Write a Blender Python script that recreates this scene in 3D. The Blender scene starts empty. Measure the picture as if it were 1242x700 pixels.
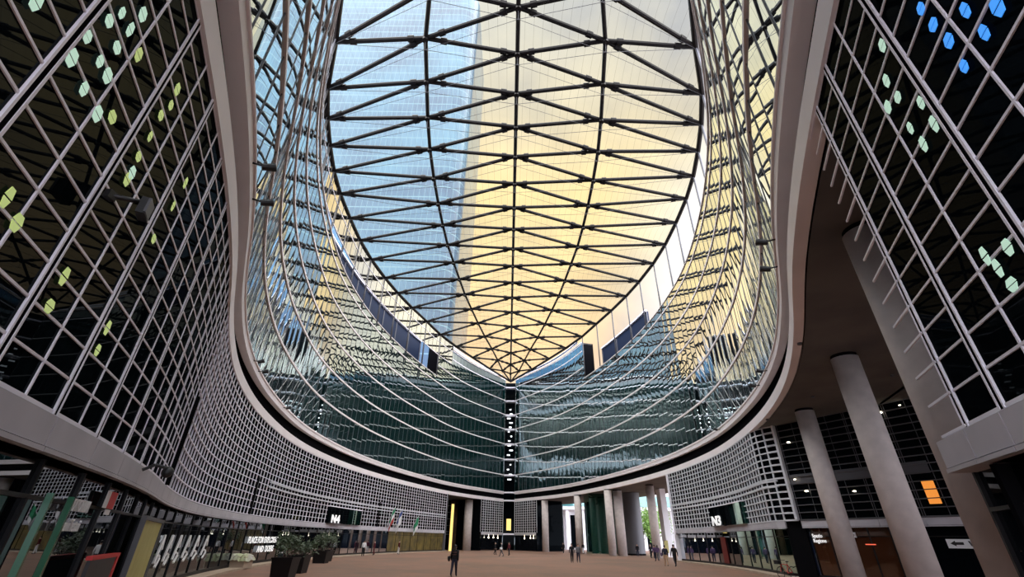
import bpy, math, random
import numpy as np
from mathutils import Vector, Matrix
random.seed(7)
C = bpy.context.scene.collection
SC = bpy.context.scene
V = Vector

# ------------------------------------------------------------------ camera, sky, exposure
FPX = 543.08
PITCH, ROLL, HC = math.radians(29.32), math.radians(0.8), 2.0
cd = bpy.data.cameras.new('camera'); cam = bpy.data.objects.new('camera', cd); C.objects.link(cam)
cd.sensor_fit = 'HORIZONTAL'; cd.sensor_width = 36.0; cd.lens = FPX / 1242 * 36.0
cd.clip_start = 0.05; cd.clip_end = 900
cam.location = (0, 0, HC)
cam.rotation_euler = (Matrix.Rotation(math.pi/2 + PITCH, 3, 'X') @ Matrix.Rotation(ROLL, 3, 'Z')).to_euler()
SC.camera = cam
vs = SC.view_settings
vs.view_transform = 'Standard'; vs.look = 'None'; vs.exposure = 0.5; vs.gamma = 1.0
vs.use_curve_mapping = False
SC.cycles.max_bounces = 10; SC.cycles.glossy_bounces = 5; SC.cycles.diffuse_bounces = 4
SC.cycles.transparent_max_bounces = 12
SC.cycles.caustics_reflective = False; SC.cycles.caustics_refractive = False

W = bpy.data.worlds.new('World'); SC.world = W; W.use_nodes = True
nt = W.node_tree; nt.nodes.clear()
def N(nt, t, **k):
    n = nt.nodes.new(t)
    for a, b in k.items():
        if a.startswith('i_'): n.inputs[int(a[2:]) if a[2:].isdigit() else a[2:].replace('_', ' ')].default_value = b
        else: setattr(n, a, b)
    return n
def ramp(nt, fac, stops, interp='LINEAR'):
    r = nt.nodes.new('ShaderNodeValToRGB'); r.color_ramp.interpolation = interp
    e = r.color_ramp.elements
    while len(e) > 1: e.remove(e[0])
    e[0].position, e[0].color = stops[0][0], (*stops[0][1], 1)
    for p, c in stops[1:]:
        x = e.new(p); x.color = (*c, 1)
    nt.links.new(fac, r.inputs[0]); return r.outputs[0]
tc = N(nt, 'ShaderNodeTexCoord'); sep = N(nt, 'ShaderNodeSeparateXYZ'); nt.links.new(tc.outputs['Generated'], sep.inputs[0])
base = ramp(nt, sep.outputs['Z'], [(0.0, (.95, .92, .88)), (.2, (1.0, .84, .66)), (.36, (1.0, .72, .45)), (.5, (1.03, .80, .46)), (.66, (1.03, .84, .47)),
                                   (.78, (.74, .70, .60)), (.87, (.60, .63, .68)), (1, (.50, .62, .82))])
west = N(nt, 'ShaderNodeMapRange', interpolation_type='SMOOTHSTEP'); west.inputs[1].default_value = .16; west.inputs[2].default_value = .42
nt.links.new(sep.outputs['X'], west.inputs[0])
bright = ramp(nt, sep.outputs['Z'], [(0, (1.3, 1.28, 1.25)), (.6, (1.15, 1.12, 1.05)), (.72, (.72, .68, .60)), (.85, (.62, .66, .74)), (1, (.55, .68, .9))])
mw_ = N(nt, 'ShaderNodeMix', data_type='RGBA'); nt.links.new(west.outputs[0], mw_.inputs[0]); nt.links.new(base, mw_.inputs[6]); nt.links.new(bright, mw_.inputs[7])
cl = N(nt, 'ShaderNodeTexNoise'); cl.inputs['Scale'].default_value = 3.2; cl.inputs['Detail'].default_value = 5; cl.inputs['Roughness'].default_value = .55
nt.links.new(tc.outputs['Generated'], cl.inputs['Vector'])
cb = ramp(nt, cl.outputs['Fac'], [(.34, (.66, .70, .82)), (.48, (.92, .92, .93)), (.64, (1.18, 1.15, 1.05))])
mx = N(nt, 'ShaderNodeMix', data_type='RGBA', blend_type='MULTIPLY'); mx.inputs[0].default_value = 1
nt.links.new(mw_.outputs[2], mx.inputs[6]); nt.links.new(cb, mx.inputs[7])
# unseen sky behind and overhead, raised and cooled as added fill for the walls
back = N(nt, 'ShaderNodeMapRange', interpolation_type='SMOOTHSTEP'); back.inputs[1].default_value = .40; back.inputs[2].default_value = .05
nt.links.new(sep.outputs['Y'], back.inputs[0])
mb_ = N(nt, 'ShaderNodeMix', data_type='RGBA'); nt.links.new(back.outputs[0], mb_.inputs[0]); nt.links.new(mx.outputs[2], mb_.inputs[6]); mb_.inputs[7].default_value = (4.6, 4.7, 5.35, 1)
bg = N(nt, 'ShaderNodeBackground'); bg.inputs[1].default_value = .88
nt.links.new(mb_.outputs[2], bg.inputs[0])
wo = N(nt, 'ShaderNodeOutputWorld'); nt.links.new(bg.outputs[0], wo.inputs[0])

# ------------------------------------------------------------------ materials
def mat(name, col, rough=.6, metal=0.0, spec=.5, emit=None, estr=0.0):
    m = bpy.data.materials.new(name); m.use_nodes = True
    p = m.node_tree.nodes['Principled BSDF']
    p.inputs['Base Color'].default_value = (*col, 1); p.inputs['Roughness'].default_value = rough
    p.inputs['Metallic'].default_value = metal; p.inputs['Specular IOR Level'].default_value = spec
    if emit: p.inputs['Emission Color'].default_value = (*emit, 1); p.inputs['Emission Strength'].default_value = estr
    return m
def noisy(name, c1, c2, scale, rough=.7, detail=4, bump=0.0, spec=.4):
    m = mat(name, c1, rough, spec=spec); t = m.node_tree; p = t.nodes['Principled BSDF']
    co = N(t, 'ShaderNodeTexCoord'); n = N(t, 'ShaderNodeTexNoise'); n.inputs['Scale'].default_value = scale; n.inputs['Detail'].default_value = detail
    t.links.new(co.outputs['Object'], n.inputs['Vector'])
    t.links.new(ramp(t, n.outputs['Fac'], [(.32, c1), (.68, c2)]), p.inputs['Base Color'])
    if bump:
        b = N(t, 'ShaderNodeBump'); b.inputs['Strength'].default_value = bump; b.inputs['Distance'].default_value = .02
        t.links.new(n.outputs['Fac'], b.inputs['Height']); t.links.new(b.outputs[0], p.inputs['Normal'])
    return m
def glassy(name, dark, refl, f0, f1, rough=0.0, curve=None):
    """coated facade glass seen from outside: dark body under a mirror coat whose share grows towards grazing"""
    m = bpy.data.materials.new(name); m.use_nodes = True; t = m.node_tree; t.nodes.clear()
    d = N(t, 'ShaderNodeBsdfDiffuse'); d.inputs[0].default_value = (*dark, 1)
    g = N(t, 'ShaderNodeBsdfGlossy'); g.inputs[0].default_value = (*refl, 1); g.inputs['Roughness'].default_value = rough
    fr = N(t, 'ShaderNodeFresnel'); fr.inputs[0].default_value = 1.5
    mr = N(t, 'ShaderNodeMapRange'); mr.inputs[1].default_value = .04; mr.inputs[2].default_value = .6; mr.inputs[3].default_value = f0; mr.inputs[4].default_value = f1
    t.links.new(fr.outputs[0], mr.inputs[0])
    fac = mr.outputs[0]
    if curve: fac = ramp(t, fr.outputs[0], [(p, (v, v, v)) for p, v in curve])
    mi = N(t, 'ShaderNodeMixShader'); t.links.new(fac, mi.inputs[0]); t.links.new(d.outputs[0], mi.inputs[1]); t.links.new(g.outputs[0], mi.inputs[2])
    o = N(t, 'ShaderNodeOutputMaterial'); t.links.new(mi.outputs[0], o.inputs[0]); return m
M = {}
M['upper_glass'] = glassy('upper_glass', (.003, .018, .018), (.86, .94, .95), .1, .98, curve=[(0, .05), (.055, .07), (.085, .22), (.13, .62), (.35, .95), (1, 1)])
M['lower_glass'] = glassy('lower_glass', (.002, .003, .004), (.85, .95, 1), .001, .016)
M['shop_glass'] = glassy('shop_glass', (.004, .005, .007), (.9, .95, 1), .02, .3)
M['shop_blue'] = glassy('shop_blue', (.012, .02, .045), (.9, .95, 1), .08, .8)
M['lobby_glass'] = glassy('lobby_glass', (.004, .03, .022), (.7, 1, .9), .12, .85)
M['alu'] = noisy('pale_aluminium', (.84, .82, .90), (.90, .88, .94), 1.4, .45)
M['alu_warm'] = noisy('warm_aluminium', (.84, .79, .80), (.90, .85, .86), .6, .5)
M['fascia'] = noisy('fascia_panel', (.46, .45, .49), (.55, .53, .57), .9, .55)
M['lattice'] = noisy('lattice_aluminium', (.58, .60, .64), (.66, .67, .70), 1.2, .5)
M['dark'] = mat('dark_recess', (.006, .006, .007), .9, spec=0)
M['steel'] = mat('dark_steel', (.006, .005, .006), .45, spec=.25)
M['greysteel'] = mat('grey_steel', (.09, .09, .10), .5)
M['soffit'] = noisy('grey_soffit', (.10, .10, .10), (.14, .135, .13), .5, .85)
M['concrete'] = noisy('pale_concrete', (.50, .45, .43), (.60, .54, .51), 2.2, .75, bump=.15)
M['brown'] = noisy('brown_cladding', (.10, .055, .035), (.14, .08, .05), 2, .6)
M['white'] = mat('white_paint', (.80, .80, .82), .5)
M['offwhite'] = mat('white_lettering', (.85, .85, .85), .6)
M['backlit'] = mat('backlit_lettering', (.85, .85, .85), .6, emit=(1, 1, 1), estr=.35)
M['black'] = mat('black_paint', (.01, .01, .011), .5)
M['door_red'] = mat('dark_red_panel', (.13, .010, .008), .5)
M['red'] = mat('red_print', (.62, .03, .03), .5)
M['redlit'] = mat('red_frame', (.55, .02, .02), .5)
M['orange_lit'] = mat('lit_orange_interior', (.5, .2, .05), .6, emit=(1, .33, .05), estr=.55)
M['yellow_lit'] = mat('lit_yellow_interior', (.5, .4, .1), .6, emit=(1, .72, .22), estr=.8)
M['shop_lit'] = noisy('lit_shop_interior', (.02, .016, .008), (.16, .12, .03), .9, .3, 5)
_p = M['shop_lit'].node_tree.nodes['Principled BSDF']; _p.inputs['Emission Color'].default_value = (.75, .52, .12, 1); _p.inputs['Emission Strength'].default_value = .025
M['lamp'] = mat('lamp_glow', (1, .9, .7), .5, emit=(1, .88, .66), estr=5)
M['glint_cool'] = mat('cool_glint_glow', (1, 1, 1), .5, emit=(.9, .95, 1), estr=2.2)  # glow of the painted glints in the corner joint
M['yellow_board'] = noisy('yellow_board', (.42, .38, .13), (.50, .45, .18), 1.5, .6)
M['green_glass'] = mat('green_glass_edge', (.02, .12, .055), .2)
M['teal'] = glassy('teal_glazing', (.01, .12, .11), (.8, 1, 1), .15, .9)
M['skin'] = mat('skin', (.45, .28, .21), .6)
M['lips'] = mat('lips', (.30, .11, .09), .6)
M['hair'] = mat('dark_hair', (.02, .014, .01), .6)
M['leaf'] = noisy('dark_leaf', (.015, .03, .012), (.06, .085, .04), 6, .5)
M['leaf_bright'] = noisy('bright_leaf', (.06, .16, .02), (.20, .34, .05), 1.5, .6)  # bright green foliage colour
M['bark'] = noisy('bark', (.06, .045, .035), (.10, .075, .06), 5, .9)
M['rubber'] = mat('rubber', (.012, .012, .012), .7)
M['step'] = noisy('stone_plinth', (.34, .26, .19), (.42, .33, .25), 1.5, .7)

# foil cushions: clear film with a fine printed stripe, slightly milky
def foil():
    m = bpy.data.materials.new('foil_cushion'); m.use_nodes = True; t = m.node_tree; t.nodes.clear()
    co = N(t, 'ShaderNodeTexCoord'); sp = N(t, 'ShaderNodeSeparateXYZ'); t.links.new(co.outputs['Object'], sp.inputs[0])
    w = N(t, 'ShaderNodeMath', operation='MULTIPLY'); w.inputs[1].default_value = 1.35; t.links.new(sp.outputs[0], w.inputs[0])
    fr = N(t, 'ShaderNodeMath', operation='FRACT'); t.links.new(w.outputs[0], fr.inputs[0])
    seam = ramp(t, fr.outputs[0], [(0, (.72, .72, .72)), (.04, (.72, .72, .72)), (.06, (1, 1, 1)), (1, (1, 1, 1))])
    n = N(t, 'ShaderNodeTexNoise'); n.inputs['Scale'].default_value = .22; n.inputs['Detail'].default_value = 4; t.links.new(co.outputs['Object'], n.inputs['Vector'])
    tint = ramp(t, n.outputs['Fac'], [(.3, (.80, .77, .66)), (.7, (.90, .86, .72))])
    mu = N(t, 'ShaderNodeMix', data_type='RGBA', blend_type='MULTIPLY'); mu.inputs[0].default_value = 1
    t.links.new(tint, mu.inputs[6]); t.links.new(seam, mu.inputs[7])
    tr = N(t, 'ShaderNodeBsdfTransparent'); t.links.new(mu.outputs[2], tr.inputs[0])
    tl = N(t, 'ShaderNodeBsdfTranslucent'); tl.inputs[0].default_value = (.85, .78, .66, 1)
    mi = N(t, 'ShaderNodeMixShader'); mi.inputs[0].default_value = .03
    t.links.new(tr.outputs[0], mi.inputs[1]); t.links.new(tl.outputs[0], mi.inputs[2])
    o = N(t, 'ShaderNodeOutputMaterial'); t.links.new(mi.outputs[0], o.inputs[0]); return m
M['foil'] = foil()
def clear():
    m = bpy.data.materials.new('clear_glazing'); m.use_nodes = True; t = m.node_tree; t.nodes.clear()
    tr = N(t, 'ShaderNodeBsdfTransparent'); tr.inputs[0].default_value = (.82, .95, 1, 1)
    g = N(t, 'ShaderNodeBsdfGlossy'); g.inputs['Roughness'].default_value = 0
    fr = N(t, 'ShaderNodeFresnel'); fr.inputs[0].default_value = 1.5
    mi = N(t, 'ShaderNodeMixShader'); t.links.new(fr.outputs[0], mi.inputs[0]); t.links.new(tr.outputs[0], mi.inputs[1]); t.links.new(g.outputs[0], mi.inputs[2])
    o = N(t, 'ShaderNodeOutputMaterial'); t.links.new(mi.outputs[0], o.inputs[0]); return m
M['clear'] = clear()
# tower curtain wall: blue glass with a pale grid
def towerglass():
    m = mat('tower_glass', (.2, .5, .8), .12, spec=.45); t = m.node_tree; p = t.nodes['Principled BSDF']
    co = N(t, 'ShaderNodeTexCoord'); sp = N(t, 'ShaderNodeSeparateXYZ'); t.links.new(co.outputs['Object'], sp.inputs[0])
    def line(axis, period, width):
        a = N(t, 'ShaderNodeMath', operation='DIVIDE'); a.inputs[1].default_value = period; t.links.new(sp.outputs[axis], a.inputs[0])
        f = N(t, 'ShaderNodeMath', operation='FRACT'); t.links.new(a.outputs[0], f.inputs[0])
        l = N(t, 'ShaderNodeMath', operation='LESS_THAN'); l.inputs[1].default_value = width; t.links.new(f.outputs[0], l.inputs[0]); return l.outputs[0]
    mxm = N(t, 'ShaderNodeMath', operation='MAXIMUM'); t.links.new(line(0, 1.6, .07), mxm.inputs[0]); t.links.new(line(2, 4.0, .09), mxm.inputs[1])
    n = N(t, 'ShaderNodeTexNoise'); n.inputs['Scale'].default_value = .05; n.inputs['Detail'].default_value = 3; t.links.new(co.outputs['Object'], n.inputs['Vector'])
    body = ramp(t, n.outputs['Fac'], [(.35, (.004, .036, .085)), (.65, (.028, .10, .165))])
    mi = N(t, 'ShaderNodeMix', data_type='RGBA'); t.links.new(mxm.outputs[0], mi.inputs[0]); t.links.new(body, mi.inputs[6]); mi.inputs[7].default_value = (.06, .14, .19, 1)
    t.links.new(mi.outputs[2], p.inputs['Base Color']); return m
M['tower'] = towerglass()
# paving: stone slabs in rows
def paving():
    m = mat('paving', (.4, .25, .18), .55, spec=.35); t = m.node_tree; p = t.nodes['Principled BSDF']
    co = N(t, 'ShaderNodeTexCoord'); mp = N(t, 'ShaderNodeMapping'); mp.inputs['Rotation'].default_value = (0, 0, math.radians(18)); t.links.new(co.outputs['Object'], mp.inputs['Vector'])
    b = N(t, 'ShaderNodeTexBrick'); b.inputs['Scale'].default_value = 1.0; b.inputs['Brick Width'].default_value = 1.1; b.inputs['Row Height'].default_value = .55
    b.inputs['Mortar Size'].default_value = .012; b.inputs['Color1'].default_value = (.235, .135, .095, 1); b.inputs['Color2'].default_value = (.18, .118, .09, 1); b.inputs['Mortar'].default_value = (.13, .10, .08, 1)
    t.links.new(mp.outputs[0], b.inputs['Vector'])
    n = N(t, 'ShaderNodeTexNoise'); n.inputs['Scale'].default_value = .12; n.inputs['Detail'].default_value = 5; t.links.new(co.outputs['Object'], n.inputs['Vector'])
    v = ramp(t, n.outputs['Fac'], [(.35, (.85, .85, .8)), (.65, (1.25, 1.1, 1.0))])
    mu = N(t, 'ShaderNodeMix', data_type='RGBA', blend_type='MULTIPLY'); mu.inputs[0].default_value = 1
    t.links.new(b.outputs[0], mu.inputs[6]); t.links.new(v, mu.inputs[7]); t.links.new(mu.outputs[2], p.inputs['Base Color']); return m
M['paving'] = paving()

# ------------------------------------------------------------------ mesh helpers
class MB:
    def __init__(s): s.v = []; s.f = []; s.m = []; s.sm = False
    def add(s, vs, fs, mi=0):
        o = len(s.v); s.v += [tuple(x) for x in vs]; s.f += [tuple(i + o for i in f) for f in fs]; s.m += [mi] * len(fs)
    def prism(s, quad, z0, z1, mi=0):            # closed polygon in plan, extruded
        n = len(quad)
        s.add([(x, y, z0) for x, y in quad] + [(x, y, z1) for x, y in quad],
              [tuple(range(n - 1, -1, -1)), tuple(range(n, 2 * n))] + [(i, (i + 1) % n, n + (i + 1) % n, n + i) for i in range(n)], mi)
    def box(s, c, d, mi=0, rz=0):
        cx, cy, cz = c; hx, hy, hz = d[0] / 2, d[1] / 2, d[2] / 2; co, si = math.cos(rz), math.sin(rz)
        q = [(cx + x * co - y * si, cy + x * si + y * co) for x, y in ((-hx, -hy), (hx, -hy), (hx, hy), (-hx, hy))]
        s.prism(q, cz - hz, cz + hz, mi)
    def tube(s, a, b, r0, r1=None, n=8, mi=0, cap=True):
        a, b = V(a), V(b); r1 = r0 if r1 is None else r1; d = (b - a)
        if d.length < 1e-6: return
        d.normalize(); u = d.orthogonal().normalized(); w = d.cross(u); vs = []
        for p, r in ((a, r0), (b, r1)):
            for k in range(n):
                t = 2 * math.pi * k / n; vs.append(p + u * (r * math.cos(t)) + w * (r * math.sin(t)))
        fs = [(k, (k + 1) % n, n + (k + 1) % n, n + k) for k in range(n)]
        if cap: fs += [tuple(range(n - 1, -1, -1)), tuple(range(n, 2 * n))]
        s.add(vs, fs, mi)
    def path(s, pts, r, n=6, mi=0):
        for a, b in zip(pts[:-1], pts[1:]): s.tube(a, b, r, n=n, mi=mi)
    def lathe(s, prof, c=(0, 0, 0), n=24, mi=0):
        vs = []; fs = []
        for r, z in prof:
            for k in range(n):
                t = 2 * math.pi * k / n; vs.append((c[0] + r * math.cos(t), c[1] + r * math.sin(t), c[2] + z))
        for i in range(len(prof) - 1):
            for k in range(n): fs.append((i * n + k, i * n + (k + 1) % n, (i + 1) * n + (k + 1) % n, (i + 1) * n + k))
        fs += [tuple(range(n - 1, -1, -1)), tuple(range((len(prof) - 1) * n, len(prof) * n))]
        s.add(vs, fs, mi)
    def torus(s, c, R, r, axis, n=28, m=8, mi=0, arc=(0, 2 * math.pi)):
        axis = V(axis).normalized(); u = axis.orthogonal().normalized(); w = axis.cross(u); c = V(c); vs = []; fs = []
        for i in range(n):
            t = 2 * math.pi * i / n; d = u * math.cos(t) + w * math.sin(t)
            for j in range(m):
                p = 2 * math.pi * j / m; vs.append(c + d * (R + r * math.cos(p)) + axis * (r * math.sin(p)))
        for i in range(n):
            for j in range(m): fs.append((i * m + j, ((i + 1) % n) * m + j, ((i + 1) % n) * m + (j + 1) % m, i * m + (j + 1) % m))
        s.add(vs, fs, mi)
    def ell(s, c, r, n=12, m=8, mi=0):
        vs = []; fs = []
        for i in range(m + 1):
            a = math.pi * i / m
            for k in range(n):
                t = 2 * math.pi * k / n; vs.append((c[0] + r[0] * math.sin(a) * math.cos(t), c[1] + r[1] * math.sin(a) * math.sin(t), c[2] + r[2] * math.cos(a)))
        for i in range(m):
            for k in range(n): fs.append((i * n + k, (i + 1) * n + k, (i + 1) * n + (k + 1) % n, i * n + (k + 1) % n))
        s.add(vs, fs, mi)
    def build(s, name, mats, parent=None, smooth=False):
        me = bpy.data.meshes.new(name)
        off = V((0, 0, 0))
        if parent is not None:
            q = parent
            while q is not None: off += q.location; q = q.parent
        vs = s.v if off.length == 0 else [(x - off.x, y - off.y, z - off.z) for x, y, z in s.v]
        me.from_pydata(vs, [], s.f)
        for m in (mats if isinstance(mats, (list, tuple)) else [mats]): me.materials.append(m)
        if any(s.m): me.polygons.foreach_set('material_index', s.m)
        if smooth: me.polygons.foreach_set('use_smooth', [True] * len(s.f))
        me.update()
        o = bpy.data.objects.new(name, me); C.objects.link(o)
        if parent is not None: o.parent = parent
        return o
def tag(o, label=None, cat=None, group=None, kind=None):
    if label: o['label'] = label
    if cat: o['category'] = cat
    if group: o['group'] = group
    if kind: o['kind'] = kind
    return o
def thing(name, label, cat, loc=(0, 0, 0), group=None):
    o = bpy.data.objects.new(name, None); C.objects.link(o); o.location = loc; o.empty_display_size = .2
    return tag(o, label, cat, group)
def copy_tree(o, loc=None, rz=None, parent=None):
    c = o.copy(); C.objects.link(c)
    if parent is not None: c.parent = parent
    if loc is not None: c.location = loc
    if rz is not None: c.rotation_euler.z = rz
    for ch in list(o.children): copy_tree(ch, parent=c)
    return c
def bar(name, a, b, r, m, parent, n=8, r1=None):
    mb = MB(); mb.tube(a, b, r, r1, n=n); return mb.build(name, m, parent, smooth=True)
def text(name, body, pos, right, normal, size, m, parent=None, ext=.012, sx=1.0, bold=0.0):
    cu = bpy.data.curves.new(name, 'FONT'); cu.body = body; cu.size = size; cu.extrude = ext; cu.offset = bold; cu.align_x = 'LEFT'
    cu.materials.append(m); o = bpy.data.objects.new(name, cu); C.objects.link(o)
    r = V(right).normalized(); n = V(normal).normalized(); u = n.cross(r)
    mw = Matrix(((r.x * sx, u.x, n.x, pos[0]), (r.y * sx, u.y, n.y, pos[1]), (r.z * sx, u.z, n.z, pos[2]), (0, 0, 0, 1)))
    if parent is not None: o.parent = parent; mw = Matrix.Translation(-parent.location) @ mw
    dg = bpy.context.evaluated_depsgraph_get(); me = bpy.data.meshes.new_from_object(o.evaluated_get(dg)); bpy.data.objects.remove(o); bpy.data.curves.remove(cu)
    o = bpy.data.objects.new(name, me); C.objects.link(o)
    if parent is not None: o.parent = parent
    o.matrix_local = mw
    return o
def screen_area(pts):
    """rough image area of a quad, to rank repeats"""
    q = []
    for x, y, z in pts:
        d = y * math.cos(PITCH) + (z - HC) * math.sin(PITCH); u = -y * math.sin(PITCH) + (z - HC) * math.cos(PITCH)
        if d < .3: return 0
        X, Y = FPX * x / d, FPX * u / d
        if abs(X) > 640 or abs(Y) > 370: return 0
        q.append((X, Y))
    return abs(sum(q[i][0] * q[(i + 1) % 4][1] - q[(i + 1) % 4][0] * q[i][1] for i in range(4))) / 2

# ------------------------------------------------------------------ plan curve of the square
G = np.array([(-7, 0.8), (-4, 1.95), (0, 3.5), (4, 5.17), (5.75, 5.92), (8.4, 7.12), (10, 7.9), (12.9, 9.43), (16, 11.2), (19.2, 12.9), (23.5, 14.9),
              (27, 16.25), (31.7, 17.75), (37, 19.05), (42, 20.0), (47, 20.6), (53, 20.8), (58, 20.65), (64, 20.1), (71.8, 18.8), (80, 16.9),
              (88, 14.6), (95, 12.2), (102, 8.8), (108, 5.0), (113.5, 1.3)])
def spline(X, Y):
    n = len(X); h = np.diff(X); A = np.eye(n); b = np.zeros(n)
    for i in range(1, n - 1):
        A[i, i-1] = h[i-1]; A[i, i] = 2 * (h[i-1] + h[i]); A[i, i+1] = h[i]; b[i] = 6 * ((Y[i+1] - Y[i]) / h[i] - (Y[i] - Y[i-1]) / h[i-1])
    K = np.linalg.solve(A, b)
    def ev(x):
        x = np.asarray(x, float); i = np.clip(np.searchsorted(X, x) - 1, 0, n - 2); d = x - X[i]; e = X[i+1] - x; H = h[i]
        return K[i] * e**3 / (6 * H) + K[i+1] * d**3 / (6 * H) + (Y[i] / H - K[i] * H / 6) * e + (Y[i+1] / H - K[i+1] * H / 6) * d
    return ev
g = spline(G[:, 0], G[:, 1])
class Path:
    """polyline in plan, arc length s, normal towards the square (flip picks the side)"""
    def __init__(s, pts, flip):
        s.p = np.array(pts, float); d = np.diff(s.p, axis=0); s.s = np.r_[0, np.cumsum(np.hypot(d[:, 0], d[:, 1]))]; s.L = s.s[-1]; s.flip = flip
    def at(s, t): return np.array((np.interp(t, s.s, s.p[:, 0]), np.interp(t, s.s, s.p[:, 1])))
    def tan(s, t):
        d = s.at(min(t + .3, s.L)) - s.at(max(t - .3, 0)); return d / np.hypot(*d)
    def nor(s, t):
        T = s.tan(t); return np.array((T[1], -T[0])) * s.flip
    def off(s, t, n): return s.at(t) + s.nor(t) * n
    def sy(s, y):                                # arc length where the path first reaches y
        return float(np.interp(y, s.p[:, 1], s.s))
ys = np.linspace(-7, 113.5, 483)
PL = Path([(-g(y), y) for y in ys], 1)           # left: normal points +x
PR = Path([(g(y), y) for y in ys], -1)
def strip(mb, P, s0, s1, n0, n1, z0, z1, step=1.0, mi=0):
    k = max(1, int(math.ceil((s1 - s0) / step))); ss = [s0 + (s1 - s0) * i / k for i in range(k + 1)]
    a = [P.off(t, n0) for t in ss]; b = [P.off(t, n1) for t in ss]; vs = []
    for i in range(k + 1): vs += [(*a[i], z0), (*b[i], z0), (*b[i], z1), (*a[i], z1)]
    fs = [(0, 3, 2, 1), (4 * k, 4 * k + 1, 4 * k + 2, 4 * k + 3)]
    for i in range(k):
        o = 4 * i
        for j in range(4): fs.append((o + j, o + (j + 1) % 4, o + 4 + (j + 1) % 4, o + 4 + j))
    mb.add(vs, fs, mi)
def post(mb, P, t, w, n0, n1, z0, z1, mi=0):
    T = P.tan(t) * w / 2; a = P.off(t, n0); b = P.off(t, n1)
    mb.prism([tuple(a - T), tuple(a + T), tuple(b + T), tuple(b - T)], z0, z1, mi)

FB, FT, S1A, S1B, S2A, S2B = 2.92, 3.4, 9.6, 10.2, 11.2, 11.8
FL = 3.52
ZF = [S2B + FL * k for k in range(6)]            # 11.8 .. 29.4
ZTOP = ZF[5]; ZMID = ZTOP + 2 * FL; ZFAR = ZMID + 1.9; ZR = 37.7

# ------------------------------------------------------------------ ground
mb = MB(); mb.prism([(-130, -25), (130, -25), (130, 260), (-130, 260)], -.6, 0)
tag(mb.build('floor', M['paving']), 'reddish stone paving of the covered square', 'paving', kind='structure')
for P, nm, s0, s1 in ((PL, 'trim_1', PL.sy(3), PL.sy(95.5)), (PR, 'trim_2', PR.sy(36), PR.sy(62))):
    mb = MB(); strip(mb, P, s0, s1, -.4, .75, 0, .13)
    tag(mb.build(nm, M['step']), 'low stone plinth along the ' + ('left' if P is PL else 'right') + ' shopfronts', 'plinth', kind='structure')

# ------------------------------------------------------------------ soffits of the upper storeys
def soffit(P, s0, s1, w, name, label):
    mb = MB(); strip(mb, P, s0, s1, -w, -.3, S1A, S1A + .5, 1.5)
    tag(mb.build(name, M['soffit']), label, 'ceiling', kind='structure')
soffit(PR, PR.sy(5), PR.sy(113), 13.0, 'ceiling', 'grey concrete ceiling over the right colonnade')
soffit(PL, PL.sy(94), PL.sy(113), 12.0, 'ceiling.001', 'grey concrete ceiling over the opening left of the far corner')

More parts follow.
